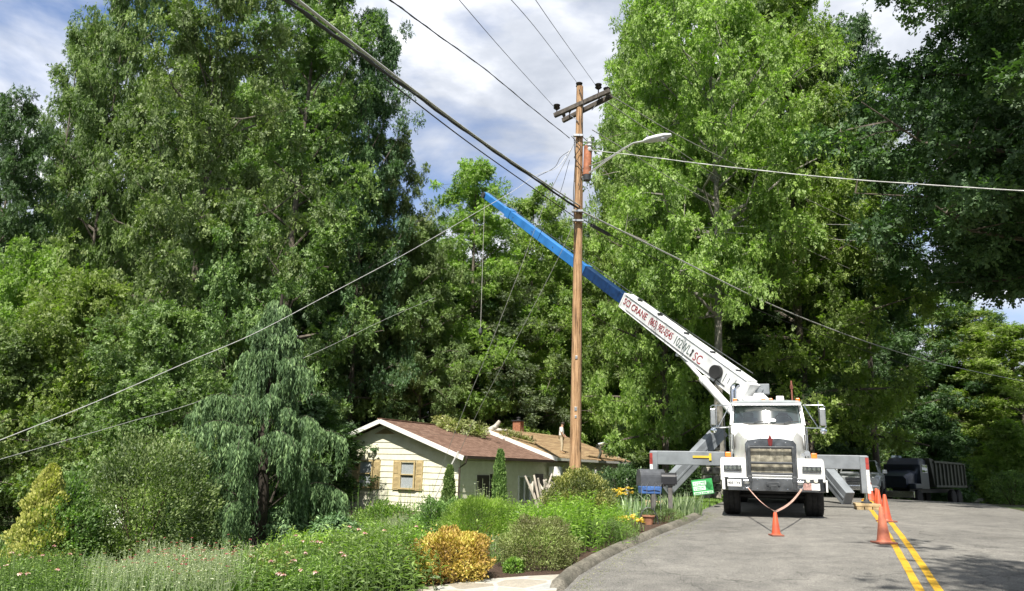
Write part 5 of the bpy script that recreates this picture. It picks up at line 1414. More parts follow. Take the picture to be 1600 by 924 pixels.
FL_YEL = leafmat('petals_yellow', boost=.9, cols= [(0.70, 0.36, 0.01), (0.85, 0.52, 0.02), (0.9, 0.68, 0.10)], trans=.3, hue=0)
FL_WHT = leafmat('petals_white', boost=.9, cols= [(0.6, 0.6, 0.5), (0.7, 0.7, 0.62), (0.8, 0.8, 0.72)], trans=.3, hue=0)
TWIG = mat('brown_twig', (.12, .08, .05), .9, var=.3)

def lump(P, f, seed):
    return (np.sin(P[:, 0] * f + seed) + np.sin(P[:, 1] * f * 1.13 + seed * 2) + np.sin(P[:, 2] * f * 1.27 + seed * 3)) / 3
def place(px, py, depth=None):
    return ground(px, py) if depth is None else spot(px, depth)
def dome(name, px, py, wpx, hpx, leaf, n, L, W, lab, cat='shrub', group=None, depth=None, up=.5, shell=.55, lmp=.10, flat=1.0, seed=1, updir=.6, spiky=0.0, stems=10):
    g = place(px, py, depth); d = math.hypot(g.x, g.y) if False else g.y
    rx = wpx / 2 / F * d; H_ = hpx / F * d * 1.02
    g = Vector((g.x, g.y + rx * .7, 0)); g.z = gz(g.x, g.y) - .02
    e = empty(name, g, 0, lab, cat, group); r_ = np.random.default_rng(seed)
    u = rdir(r_, n); u[:, 2] = np.where(u[:, 2] < -.70, -u[:, 2], u[:, 2])
    u = unit(u); rr = shell + (1 - shell) * r_.random(n) ** .6
    lm = 1 + lmp * 1.5 * lump(u * 3, 2.6, seed) + lmp * 1.1 * lump(u * 3, 6.1, seed + 4)
    sprig = r_.random(n) < .10
    lm = lm + np.where(sprig, np.maximum(0, lump(u * 3, 15, seed + 2)) * .35, 0)
    q = u * (rr * lm)[:, None]
    P = np.stack([q[:, 0] * rx, q[:, 1] * rx * .95, np.maximum(0.02, H_ * .42 + q[:, 2] * H_ * .58)], 1)
    D = u * (1 - spiky) + r_.normal(size=(n, 3)) * .5; D[:, 2] += updir
    Nn = u * .9 + r_.normal(size=(n, 3)) * .45; Nn[:, 2] += up
    s = r_.uniform(.6, 1.3, n)
    tn = np.clip(.5 + .35 * lump(P * 2.2 / rx, 3.0, seed + 9) + r_.normal(size=n) * .18, 0, 1)
    quads_mesh('foliage', leaves(P, D, Nn, L * s, W * s), tn, leaf, e)
    m = MB(); r2 = random.Random(seed)
    for i in range(stems):
        a = r2.uniform(0, 6.28); q = r2.uniform(.3, .75)
        m.tube([(0.05 * math.cos(a), .05 * math.sin(a), -.05), (rx * q * .5 * math.cos(a), rx * q * .5 * math.sin(a), H_ * .35), (rx * q * math.cos(a), rx * q * math.sin(a), H_ * .75)], [.018, .012, .004], 5)
    m.build('stems', TWIG, e, recalc=False)
    return e
def herb(name, x0, x1, y0, y1, n, hgt_, leaf, L, W, per, lab, cat='plant', group=None, seed=1, fl=None, flmat=None, flr=.03, flprob=.3, drop=.2, spread=.25, stemc=None, hv=.25, whorl=2, depth=None, kind=None, cone=False):
    """plants whose stems root in a patch given by photo pixels of its footprint"""
    r_ = np.random.default_rng(seed)
    A = [ground(x0, y1), ground(x1, y1), ground(x1, y0), ground(x0, y0)] if depth is None else [spot(x0, depth[0]), spot(x1, depth[0]), spot(x1, depth[1]), spot(x0, depth[1])]
    uv = r_.random((n, 2))
    A_ = np.array([[q.x, q.y] for q in A])
    uv = np.clip(.5 + (uv - .5) * .8 + r_.normal(size=(n, 2)) * .16, -.35, 1.35)
    B = (A_[0] * (1 - uv[:, :1]) + A_[1] * uv[:, :1]) * (1 - uv[:, 1:]) + (A_[3] * (1 - uv[:, :1]) + A_[2] * uv[:, :1]) * uv[:, 1:]
    c = B.mean(0); cz = gz(*c)
    e = empty(name, (c[0], c[1], cz), 0, lab, cat, group)
    bz = hgt(B[:, 0], B[:, 1]) - cz; B = B - c
    hh = hgt_ * (1 + hv * lump(np.c_[B, B[:, :1]] * 2.2, 1.7, seed) + r_.normal(size=n) * .12)
    # leaf position along stems
    k = per
    si = np.repeat(np.arange(n), k); u = np.tile((np.arange(k) + .5) / k, n) ** .85
    lean = r_.normal(size=(n, 2)) * spread
    P = np.c_[B[si] + lean[si] * (u ** 1.6 * hh[si])[:, None], bz[si] + u * hh[si]]
    az = r_.random(n * k) * 6.28
    D = np.c_[np.cos(az), np.sin(az), r_.normal(size=n * k) * .3 + .45 - drop * 2 * (1 - u)]
    Nn = np.c_[-np.cos(az) * .5, -np.sin(az) * .5, np.ones(n * k)] + r_.normal(size=(n * k, 3)) * .35
    s = r_.uniform(.7, 1.2, n * k) * (1.1 - .45 * u)
    tn = np.clip(.25 + .5 * u + r_.normal(size=n * k) * .2, 0, 1)
    V = leaves(P, D, Nn, L * s, W * s, .2)
    # stems as thin upright quads
    top = np.c_[B + lean * hh[:, None], bz + hh]; bot = np.c_[B, bz - .05]
    sw = np.array([.006, .003, 0]); sw2 = np.array([-.003, .006, 0])
    S1 = np.stack([bot - sw, bot + sw, top + sw * .5, top - sw * .5], 1); S2 = np.stack([bot - sw2, bot + sw2, top + sw2 * .5, top - sw2 * .5], 1)
    V = np.concatenate([V, S1, S2]); tn = np.concatenate([tn, np.full(2 * n, .55)])
    quads_mesh('foliage', V, tn, leaf, e)
    if flmat:
        sel = np.where(r_.random(n) < flprob)[0]
        if len(sel):
            kk = 9; fi = np.repeat(sel, kk); a2 = np.tile(np.arange(kk) * 6.28 / kk, len(sel))
            dr = -.35 if cone else .15
            D = np.c_[np.cos(a2), np.sin(a2), np.full(len(a2), dr)] + r_.normal(size=(len(a2), 3)) * .15
            V = leaves(top[fi] + [0, 0, .02], D, np.tile([0, 0, 1.], (len(a2), 1)) + D * .2, flr * r_.uniform(.8, 1.3, len(a2)), flr * .75)
            quads_mesh('flowers', V, r_.random(len(a2)), flmat, e)
            if cone:
                m = MB()
                for q in top[sel][:120]: m.lathe([(.004, -.005), (.012, .01), (.008, .028), (.002, .032)], tuple(q), seg=7)
                m.build('seed_heads', mat('seed_head', (.22, .08, .03), .8), e, recalc=False)
    return e
def blades(name, x, y, rx, ry, n, H_, W, leaf, lab, cat='plant', group=None, seed=1, lean=.35, flmat=None, nf=0):
    r_ = np.random.default_rng(seed); cz = gz(x, y)
    e = empty(name, (x, y, cz), 0, lab, cat, group)
    a = r_.random(n) * 6.28; q = np.sqrt(r_.random(n)); B = np.c_[np.cos(a) * q * rx, np.sin(a) * q * ry]
    bz = hgt(B[:, 0] + x, B[:, 1] + y) - cz
    fan = r_.random(n) * 6.28; ln = r_.normal(size=n) * lean + .08
    h_ = H_ * r_.uniform(.65, 1.1, n); dx = np.c_[np.cos(fan), np.sin(fan)]
    V = []
    K = 3
    for k in range(K):
        u0, u1 = k / K, (k + 1) / K
        def pt_(u): return np.c_[B + dx * (ln * h_ * u ** 1.5)[:, None] + np.c_[np.cos(a), np.sin(a)] * (h_ * .25 * u ** 2 * q)[:, None], bz + h_ * (u - .12 * u ** 3 * np.abs(ln))]
        w0, w1 = W * (1 - u0 ** 2 * .75), W * (1 - u1 ** 2 * (.75 if k < K - 1 else .98))
        s = np.c_[-dx[:, 1] * .5 + dx[:, 0] * .7, dx[:, 0] * .5 + dx[:, 1] * .7, np.zeros(n)] * .5
        V.append(np.stack([pt_(u0) - s * w0, pt_(u0) + s * w0, pt_(u1) + s * w1, pt_(u1) - s * w1], 1))
    tn = np.tile(r_.random(n), K)
    quads_mesh('leaves', np.concatenate(V), tn, leaf, e)
    if flmat:
        kk = 6; c = np.c_[(r_.random((nf, 2)) - .5) * [rx * 2, ry * 2], np.zeros(nf)]; c[:, 2] = hgt(c[:, 0] + x, c[:, 1] + y) - cz + H_ * r_.uniform(.85, 1.35, nf)
        fi = np.repeat(np.arange(nf), kk); a2 = np.tile(np.arange(kk) * 6.28 / kk, nf)
        D = np.c_[np.cos(a2), np.sin(a2), np.full(len(a2), .5)] + r_.normal(size=(len(a2), 3)) * .2
        V = leaves(c[fi], D, np.c_[-np.cos(a2), -np.sin(a2), np.ones(len(a2)) * .8], .085, .05)
        quads_mesh('flowers', V, r_.random(len(a2)), flmat, e)
        m = MB()
        for q in c: m.tube([(q[0] * .9, q[1] * .9, float(hgt(q[0] + x, q[1] + y)[0]) - cz), tuple(q)], .004, 4, False)
        m.build('flower_stalks', mat('green_stalk', (.12, .18, .05), .8), e, recalc=False)
    return e

# ---- weeping conifer
def weeping(px, depth, ytop, hw, lab):
    g = spot(px, depth); H_ = at(px, ytop, depth).z - g.z
    e = empty('weeping_conifer', g, 0, lab, 'conifer')
    rnd_ = random.Random(12); r_ = np.random.default_rng(12); m = MB()
    tp = [Vector((.08 * math.sin(i * .9), .06 * math.cos(i), H_ * i / 9 - (.1 if i == 0 else 0))) for i in range(10)]
    m.tube(tp, [.13 * (1 - i / 10.5) + .01 for i in range(10)], 9)
    Pb, Db, Lb = [], [], []
    nb = 84
    for i in range(nb):
        u = ((i + rnd_.random()) / nb) ** .85
        z = H_ * (.06 + .89 * u); w_ = 1 - u
        ln = hw * (.08 + .98 * w_ ** .92) * rnd_.choice([.55, .72, .92, 1.05, 1.28])
        az = i * 2.39996 + rnd_.uniform(-.35, .35)
        rise = (rnd_.uniform(.25, .50) + .55 * u) * ln
        pts = []
        for q in np.linspace(0, 1, 7):
            bend = .12 * ln * math.sin(q * 3 + i)
            pts.append(Vector((math.cos(az) * ln * q - bend * math.sin(az), math.sin(az) * ln * q + bend * math.cos(az), z - .10 * ln + rise * math.sin(q * 2.2) - .06 * ln * q)))
        m.tube(pts, [.022 * w_ + .008] + [.012 * w_ * (1 - q / 7) + .003 for q in range(1, 7)], 5)
        for j in range(int(16 + ln * 34)):
            q = rnd_.uniform(.30, 1.0) ** .8 * 5.999; s = int(q); p_ = pts[s].lerp(pts[s + 1], q - s)
            side = rnd_.gauss(0, .065) * (1 + .35 * ln)
            p_ = p_ + Vector((-math.sin(az) * side, math.cos(az) * side, -abs(side) * .45 + .02))
            Pb.append(p_); Db.append((math.cos(az) * .22 + rnd_.gauss(0, .07), math.sin(az) * .22 + rnd_.gauss(0, .07))); Lb.append(rnd_.choice([.18, .3, .45, .7]) * rnd_.uniform(.8, 1.3) * (.7 + .45 * w_))
    m.build('trunk', mat('conifer_bark', (.045, .035, .025), .9, var=.3), e, smooth=True, recalc=False)
    Pb = np.array([tuple(q) for q in Pb]); Db = np.array(Db); Lb = np.array(Lb)
    K = 26; n = len(Pb); si = np.repeat(np.arange(n), K); u = np.tile(np.arange(K) / K, n)
    # the first bit of each strand lies outward, then it hangs
    P = Pb[si].copy(); P[:, :2] += Db[si] * (np.minimum(u, .5) * 1.1 * Lb[si] * (1 - u * .5))[:, None]
    P[:, 2] -= (u ** 1.35) * Lb[si]; P += r_.normal(size=P.shape) * .010
    az = r_.random(n * K) * 6.28
    D = np.c_[np.cos(az) * .30, np.sin(az) * .30, -1.0 + .35 * (1 - u)]
    Nn = np.c_[-np.sin(az), np.cos(az), np.full(n * K, .35)] + r_.normal(size=(n * K, 3)) * .4
    s = r_.uniform(.7, 1.25, n * K)
    tn = np.clip(np.repeat(r_.normal(size=n) * .18 + .5, K) + r_.normal(size=n * K) * .12 + (.5 - u) * .2, 0, 1)
    quads_mesh('foliage', leaves(P, D, Nn, .095 * s, .022 * s), tn, SG_BLUE, e)
    return e
weeping(410, 16.2, 460, 1.80, 'large blue green weeping conifer with hanging branches left of the house')
# low weeping mounds at its foot
dome('weeping_shrub', 425, 868, 110, 70, SG_BLUE, 7000, .10, .03, 'low grey green weeping mound under the big weeping conifer', updir=-1.2, seed=31)
dome('weeping_shrub', 512, 872, 70, 62, SG_BLUE, 4000, .10, .03, 'small feathery green mound right of the conifer trunk', updir=-.9, seed=32)

# ---- golden conifer at the left
def spire(name, px, py, wpx, hpx, leaf, n, L, W, lab, cat, seed, depth=None, pw=.8, tips=0.12, group=None):
    g = place(px, py, depth); d = g.y; rx = wpx / 2 / F * d; H_ = hpx / F * d
    e = empty(name, (g.x, g.y + rx * .6, gz(g.x, g.y + rx * .6)), 0, lab, cat, group)
    r_ = np.random.default_rng(seed); u = r_.random(n) ** 1.25; az = r_.random(n) * 6.28
    env = rx * (1 - u) ** pw * (1 + tips * np.sin(az * 5 + u * 14 + seed) + tips * np.sin(az * 3 - u * 25)); env = np.maximum(env, .03)
    rr = env * (.45 + .6 * r_.random(n) ** .5)
    P = np.c_[np.cos(az) * rr, np.sin(az) * rr, .03 + u * H_ * .97]
    D = np.c_[np.cos(az) * .6, np.sin(az) * .6, np.full(n, 1.0)] + r_.normal(size=(n, 3)) * .3
    Nn = np.c_[np.cos(az), np.sin(az), np.full(n, .2)] + r_.normal(size=(n, 3)) * .5
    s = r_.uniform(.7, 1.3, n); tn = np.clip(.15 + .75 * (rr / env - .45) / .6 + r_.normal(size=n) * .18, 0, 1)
    quads_mesh('foliage', leaves(P, D, Nn, L * s, W * s), tn, leaf, e)
    m = MB(); m.tube([(0, 0, -.05), (0, 0, H_ * .9)], [.03, .01], 6); m.build('trunk', TWIG, e)
    return e
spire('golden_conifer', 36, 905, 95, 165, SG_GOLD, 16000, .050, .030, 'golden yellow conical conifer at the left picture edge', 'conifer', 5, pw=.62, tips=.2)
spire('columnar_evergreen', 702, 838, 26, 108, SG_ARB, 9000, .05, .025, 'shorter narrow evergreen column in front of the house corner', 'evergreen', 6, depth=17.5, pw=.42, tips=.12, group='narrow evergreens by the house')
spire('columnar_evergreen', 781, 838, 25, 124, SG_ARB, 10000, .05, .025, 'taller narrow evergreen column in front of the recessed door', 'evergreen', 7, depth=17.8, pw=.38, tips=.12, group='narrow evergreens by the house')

# ---- shrubs
dome('golden_barberry', 702, 916, 124, 76, SG_ORNG, 13000, .042, .024, 'orange gold leaved shrub nearest the flagstone path', seed=3, lmp=.14)
dome('mounded_shrub', 843, 894, 126, 72, SG_OLIV, 24000, .032, .012, 'olive and brown fine leaved mound beside the kerb end', seed=4, lmp=.10, spiky=.2)
dome('dome_shrub', 908, 812, 112, 90, SG_DOME, 26000, .050, .020, 'big green gold dome shrub in front of the utility pole', seed=8, lmp=.10, depth=16.0, spiky=.2)
dome('feathery_shrub', 748, 858, 118, 74, SG_LIME, 26000, .055, .008, 'soft feathery lime green plant behind the orange gold shrub', seed=9, lmp=.10, updir=.9, cat='plant')
dome('grey_shrub', 195, 880, 235, 185, G_OLIVE, 26000, .060, .030, 'wide grey green layered shrub at the left behind the silvery flowers', seed=10, lmp=.16, depth=13.5)
dome('green_shrub', 95, 868, 110, 130, SG_HERB, 12000, .060, .030, 'green shrub between the golden conifer and the grey green one', seed=14, depth=13.0, lmp=.16)
dome('lime_shrub', 258, 830, 120, 122, G_LIME, 12000, .075, .040, 'yellow green bush just left of the weeping conifer', seed=15, depth=16.5, lmp=.18)
dome('yellow_shrub', 150, 893, 60, 58, SG_LIME, 7000, .035, .02, 'small yellow green shrub under the grey green one', seed=16)
dome('leafy_bush', 690, 838, 90, 62, SG_HERB, 9000, .055, .024, 'dark green bush around the foot of the shorter evergreen column', seed=17, depth=16.4, lmp=.2)
dome('blue_green_bush', 760, 822, 90, 50, G_GREY, 7000, .05, .02, 'pale grey green plants under the taller evergreen column', seed=18, depth=17.0, lmp=.2, cat='plant')
dome('low_cover_shrub', 950, 856, 95, 36, SG_HERB, 12000, .022, .012, 'low spreading green shrub along the kerb', seed=19, lmp=.14)
dome('low_cover_shrub', 1040, 820, 74, 24, SG_HERB, 7000, .022, .012, 'flat green cover plant at the foot of the iris leaves by the kerb', seed=20, lmp=.14)
dome('small_green_plant', 803, 898, 30, 22, SG_HERB2, 1500, .035, .022, 'tiny bright green plant between the orange gold shrub and the olive mound', seed=21, cat='plant')
dome('rose_bush', 600, 800, 90, 46, SG_HERB2, 4200, .07, .04, 'loose bright green shrub against the cream gable wall', seed=22, depth=22, lmp=.25)
dome('verge_bush', 1590, 800, 60, 50, SG_HERB, 6000, .08, .04, 'dark green bank of leaves at the right road edge', seed=24, depth=31, lmp=.2)
dome('shade_bush', 1110, 790, 120, 60, G_DEEP, 6000, .10, .05, 'dark bush behind the yard sign', seed=25, depth=31, lmp=.2)
dome('shade_bush', 980, 780, 90, 60, G_DEEP, 6000, .10, .05, 'dark bush behind the mailboxes and below the dark shed', seed=26, depth=30, lmp=.2)

# ---- perennials
herb('tall_leafy_plant', 795, 925, 832, 868, 560, .68, SG_HERB2, .135, .036, 13, 'tall bright green leafy perennials between the dome shrub and the olive mound', seed=50, spread=.18)
herb('tall_leafy_plant', 895, 975, 818, 852, 320, .52, SG_HERB2, .11, .030, 12, 'bright leafy perennials running down from the dome shrub to the kerb', seed=51, spread=.18)
herb('leafy_perennial', 520, 665, 872, 935, 520, .55, SG_HERB, .15, .040, 13, 'lush long leaved perennials left of the orange gold shrub', seed=52, spread=.2, fl=1, flmat=FL_PINK, flprob=.012, flr=.045, cone=True)
herb('leafy_perennial', 380, 530, 884, 945, 640, .42, SG_HERB, .10, .028, 15, 'green coneflower plants with a few pale pink heads at the picture bottom', seed=53, spread=.2, flmat=FL_PINK, flprob=.045, flr=.045, cone=True)
herb('leafy_perennial', 560, 660, 845, 875, 360, .42, SG_HERB2, .085, .03, 13, 'yellow green leafy plants in the middle of the bed below the house wall', seed=54, spread=.2, flmat=FL_WHT, flprob=.02, flr=.03)
herb('broad_leaf_plant', 600, 660, 868, 905, 130, .45, SG_HERB2, .15, .055, 9, 'broad leaved yellow green plant just left of the orange gold shrub', seed=80, spread=.25)
herb('broad_leaf_plant', 440, 520, 870, 890, 150, .50, G_LIME, .12, .045, 10, 'taller yellow green leafy plant behind the coneflowers', seed=81, spread=.22)
herb('broad_leaf_plant', 395, 450, 895, 930, 110, .40, SG_OLIV, .11, .035, 10, 'olive leaved plant at the left end of the coneflowers', seed=82, spread=.25)
herb('broad_leaf_plant', 640, 700, 826, 850, 130, .55, SG_HERB, .13, .05, 9, 'dark broad leaved plant below the house corner', seed=83, spread=.25)
herb('broad_leaf_plant', 20, 90, 880, 905, 110, .45, G_LIME, .12, .045, 10, 'yellow green leafy plant in front of the golden conifer', seed=84, spread=.25)
herb('silvery_perennial', 215, 375, 892, 935, 800, .42, SG_SILV, .060, .014, 13, 'silvery stemmed perennials dotted with crimson flowers, right patch', seed=55, spread=.16, hv=.5, flmat=FL_CRIM, flprob=.16, flr=.026, group='silvery perennials')
herb('silvery_perennial', 120, 235, 902, 940, 450, .34, SG_SILV, .055, .012, 12, 'silvery green perennials left of the crimson dotted patch', seed=56, spread=.14, flmat=FL_CRIM, flprob=.04, flr=.022, group='silvery perennials')
herb('silvery_perennial', 590, 645, 838, 860, 260, .46, SG_SILV, .05, .010, 13, 'pale lavender tinged stems in front of the gable wall', seed=57, spread=.06, flmat=FL_PINK, flprob=.10, flr=.016, group='silvery perennials')
herb('stalky_plant', -20, 130, 895, 945, 420, .42, SG_HERB, .075, .020, 14, 'stalky green plants filling the bottom left corner', seed=58, spread=.12, flmat=FL_PINK, flprob=.03, flr=.04, cone=True)
herb('tall_stalk_plant', 80, 130, 870, 890, 60, .62, SG_HERB, .06, .018, 22, 'few tall leafy stalks rising beside the golden conifer', seed=59, spread=.08)
herb('seed_stalk_plant', 745, 775, 812, 822, 40, .95, SG_SILV, .035, .010, 8, 'tall bare stalks with flat seed heads in front of the dark door', seed=60, spread=.06, flmat=FL_WHT, flprob=.7, flr=.03, depth=(18.5, 19.2))
herb('rose_stalks', 545, 690, 800, 812, 34, 1.15, SG_HERB, .06, .03, 12, 'tall loose stalks against the cream siding', seed=61, spread=.16, depth=(20.5, 21.5))
q = ground(330, 920)
blades('daylily_clump', *ground(360, 918)[:2], .55, .35, 260, .34, .016, SG_HERB2, 'arching grassy leaves with a red bloom at the picture bottom', seed=70, lean=.55)
blades('daylily_clump', *ground(220, 924)[:2], .5, .3, 220, .30, .015, SG_HERB2, 'arching grassy leaves at the bottom below the silvery patch', seed=71, lean=.55)
blades('strap_leaf_plant', *ground(785, 880)[:2], .32, .25, 150, .36, .014, SG_HERB, 'dark arching strap leaves between orange gold shrub and olive mound', seed=72, lean=.6)
blades('strap_leaf_plant', *ground(735, 862)[:2], .5, .25, 200, .34, .013, SG_IRIS, 'blue green strap leaves under the feathery lime plant', seed=73, lean=.5)
ir1, ir2 = ground(985, 812), ground(1062, 808)
blades('iris_clump', ir1.x, ir1.y + .3, .62, .4, 150, .55, .048, SG_IRIS, 'pale sword leaved iris clump left of the mailbox post', cat='iris', group='iris clumps', seed=74, lean=.25)
blades('iris_clump', ir2.x, ir2.y + .3, .62, .5, 190, .58, .050, SG_IRIS, 'pale sword leaved iris clump right of the mailbox post', cat='iris', group='iris clumps', seed=75, lean=.3)
y1, y2 = ground(972, 806), ground(985, 833)
blades('yellow_daylily', y1.x, y1.y + 1.0, .50, .35, 160, .50, .018, SG_HERB, 'taller golden yellow daylilies left of the newspaper box', cat='daylily', group='yellow daylilies', seed=76, flmat=FL_YEL, nf=46)
blades('yellow_daylily', y2.x - .15, y2.y + .2, .50, .28, 140, .22, .014, SG_HERB, 'low yellow blooms beside the kerb below the mailboxes', cat='daylily', group='yellow daylilies', seed=77, flmat=FL_YEL, nf=38)
# lawn strip beyond the irises
lw = []
LX0, LX1 = ground(1078, 797), ground(1120, 792)
r_ = np.random.default_rng(9)
nG = 40000; gx = r_.uniform(3.2, 9.0, nG); gy = r_.uniform(20.4, 31, nG)
a_, l_ = road_coords(gx, gy); k_ = (l_ < -4.45) & (l_ > -11); gx, gy = gx[k_], gy[k_]; gzz = hgt(gx, gy)
P = np.c_[gx, gy, gzz]; az = r_.random(len(gx)) * 6.28
D = np.c_[np.cos(az) * .4, np.sin(az) * .4, np.ones(len(gx))]
o = quads_mesh('lawn_grass', leaves(P, D, np.c_[np.cos(az), np.sin(az), np.zeros(len(gx))], .09, .02), r_.random(len(gx)), SG_HERB2); tag(o, 'short bright lawn grass strip behind the irises', 'grass', kind='stuff')
nG = 60000; gx = r_.uniform(-14, 3, nG); gy = r_.uniform(8.0, 30, nG); a_, l_ = road_coords(gx, gy); k_ = (l_ < -5.0); gx, gy = gx[k_], gy[k_]; gzz = hgt(gx, gy)
P = np.c_[gx, gy, gzz]; az = r_.random(len(gx)) * 6.28; D = np.c_[np.cos(az) * .7, np.sin(az) * .7, np.ones(len(gx))]
s_ = r_.uniform(.6, 1.6, len(gx))
k2 = ~((gy < 20) & (gx > -2.2) & (np.abs(l_[k_]) < 9.5))
o = quads_mesh('ground_cover', leaves(P[k2], D[k2], np.c_[np.cos(az), np.sin(az), np.zeros(len(gx))][k2], .12 * s_[k2], .03 * s_[k2]), r_.random(len(gx))[k2], SG_HERB); tag(o, 'low green weeds and grass covering the garden floor', 'ground cover', kind='stuff')

# cut back shrub with pale stubs
g = spot(848, 17.2); e = empty('pruned_shrub', g, 0, 'hard pruned shrub of pale bare stubs beside the dome shrub', 'shrub'); r2 = random.Random(4)
m = MB()
for i in range(9):
    a = i * .7; b0 = Vector((r2.uniform(-.08, .08), r2.uniform(-.08, .08), .0)); h_ = r2.uniform(1.0, 1.35) 
    q1 = b0 + Vector((math.cos(a) * .14, math.sin(a) * .1, h_ * .55)); q2 = q1 + Vector((math.cos(a) * r2.uniform(.08, .28), math.sin(a) * .12, h_ * .40)); m.tube([b0, q1, q2], [.038, .03, .022], 8)
    q3 = q1.lerp(q2, .4) + Vector((math.cos(a + 1.5) * .14, .05, .18)); m.tube([q1.lerp(q2, .3), q3], [.028, .02], 7)
m.build('stubs', mat('pale_cut_wood', (.52, .46, .38), .8, var=.2), e, smooth=True, recalc=False)

# ---- mailboxes, newspaper box, sign, pillar
def mbox(loc, L_, W_, H_, mt, name, lab, rz, post=True, ph=1.0):
    e = empty(name, loc, rz, lab, 'mailbox'); m = MB()
    pr = [(-W_ / 2, 0), (W_ / 2, 0), (W_ / 2, H_ * .55)] + [(math.cos(a) * W_ / 2, H_ * .55 + math.sin(a) * H_ * .45) for a in np.linspace(.25, math.pi - .25, 9)] + [(-W_ / 2, H_ * .55)]
    m.prism([(y, z + ph) for y, z in pr], 'x', -L_ / 2, L_ / 2); m.build('box', mt, e, bevel=.006)
    m = MB(); m.prism([(y * 1.03, (z) * 1.02 + ph) for y, z in pr], 'x', L_ / 2 + .001, L_ / 2 + .022); dd = m.build('door', mt, e, bevel=.004)
    m = MB(); m.box((L_ / 2 + .035, 0, ph + H_ * .8), (.03, .05, .02)); m.build('latch', CHR, dd)
    if post:
        m = MB(); m.box((L_ * .1, .0, ph / 2 - .1), (.10, .10, ph + .16)); m.box((0, 0, ph - .015), (L_ * .9, W_ * .8, .03)); m.build('post', mat('weathered_grey_post', (.14, .13, .12), .85, var=.3), e, bevel=.005)
    return e
MBG = mat('dull_dark_grey_mailbox', (.085, .09, .10), .45, var=.15, scale=7); MBK = mat('black_mailbox', (.02, .02, .022), .3)
q = spot(1016, 18.4); mq = mbox(q, .60, .30, .40, MBG, 'mailbox', 'larger grey mailbox with arched top beside the irises', R(12), ph=at(1016, 760, 18.4).z - q.z)
q = spot(1044, 18.3); mbox(q, .34, .22, .27, MBK, 'mailbox', 'smaller glossy black mailbox on its own post right of the grey one', R(-8), ph=at(1044, 757, 18.3).z - q.z)
q = spot(1015, 17.8); nz_ = at(1015, 772, 17.8).z - q.z
e = empty('newspaper_box', q, R(10), 'open blue newspaper box on thin wire legs below the grey mailbox', 'newspaper box')
m = MB(); m.prism([(-.24, nz_), (.24, nz_), (.26, nz_ + .17), (-.26, nz_ + .17)], 'y', -.10, .12); bx = m.build('box', mat('blue_plastic', (.06, .14, .36), .4), e, bevel=.02)
m = MB(); m.tube([(-.2, -.108, nz_ + .09), (-.08, -.110, nz_ + .075), (.05, -.110, nz_ + .09), (.2, -.108, nz_ + .07)], .008, 5); m.build('stripe', mat('dark_blue', (.01, .03, .1), .5), bx)
for x in (-.26, -.13, .05, .2):
    m = MB(); m.tube([(x, -.12, -.05), (x + .01, -.12, nz_ + .18), (x + .05, -.12, nz_ + .26), (x + .1, -.12, nz_ + .18)], .006, 5); m.build('wire_leg', ALU, e)
q = spot(1012, 17.6); e = empty('plant_pot', q, 0, 'terracotta pot in a dark wire hoop under the mailboxes', 'pot')
m = MB(); m.lathe([(.09, .0), (.13, .17), (.15, .18), (.15, .21), (.12, .21), (.10, .16), (.01, .15)], seg=24); m.build('pot', mat('terracotta', (.42, .20, .12), .8, var=.2), e, smooth=True)
m = MB(); m.tube([(math.cos(a) * .21, -.03, .02 + math.sin(a) * .36) for a in np.linspace(0, math.pi, 14)], .012, 6); m.build('wire_hoop', GREYD, e, smooth=True)
q = spot(1097, 22.5); e = empty('yard_sign', q, R(-6), 'tilted green and white yard sign on thin legs behind the irises', 'yard sign')
zt, zb2 = at(1097, 749, 22.5).z - q.z, at(1097, 773, 22.5).z - q.z; cz_ = (zt + zb2) / 2; hh = (zt - zb2)
rot = Matrix.Rotation(R(-8), 4, 'Y'); SW = .60
def sp(mb, x0, x1, z0_, z1_, y): 
    mb.m = Matrix.Translation((0, 0, cz_)) @ rot; mb.box(((x0 + x1) / 2, y, (z0_ + z1_) / 2), (x1 - x0, .006, z1_ - z0_)); return mb
GRN = mat('sign_green', (.05, .36, .10), .5, var=.06); WHS = mat('sign_white', (.66, .80, .70), .5, var=.04)
bd_ = sp(MB(), -.30, .30, -hh / 2, hh / 2, 0).build('board', GRN, e)
m = MB(); sp(m, -.27, .12, .05, hh / 2 - .05, -.006); sp(m, -.27, .08, -.09, .03, -.006); sp(m, -.28, .28, -hh / 2 + .02, -.13, -.006); m.build('panel', WHS, bd_)
r2 = random.Random(3); m = MB()     # illegible small lettering: rows of word-like dashes
for z_, x0, x1, hgt__ in ((.13, -.24, .09, .022), (.08, -.25, .08, .016), (-.01, -.24, .04, .02), (-.055, -.24, .02, .014), (-.165, -.25, .25, .028)):
    x = x0
    while x < x1:
        w_ = r2.uniform(.02, .05); sp(m, x, min(x + w_, x1), z_ - hgt__ / 2, z_ + hgt__ / 2, -.011); x += w_ + r2.choice([.008, .008, .03])
m.build('lettering', GRN, bd_)
m = MB(); m.m = Matrix.Translation((0, 0, cz_)) @ rot
for (x, z, r_2) in ((.17, .08, .055), (.22, .03, .05), (.13, .02, .045), (.18, -.02, .05)): m.lathe([(.004, -.016), (r_2, -.013), (r_2, -.008)], (x, 0, z), 'y', 12)
m.build('leaf_mark', mat('sign_dark_green', (.03, .22, .06), .5), bd_)
for s in (-.18, .18):
    m = MB(); m.tube([(s, .0, -.05), (s, 0, cz_)], .006, 5); m.build('leg', GREYD, e)
q = spot(1111, 27.0); e = empty('stone_pillar', q, 0, 'rough pale stone pillar half hidden behind the left front tyre', 'pillar')
STN = mat('rough_stone', (.36, .33, .28), .9, var=.5, scale=7, bump=1.0, bscale=9); r2 = random.Random(8)
m = MB()
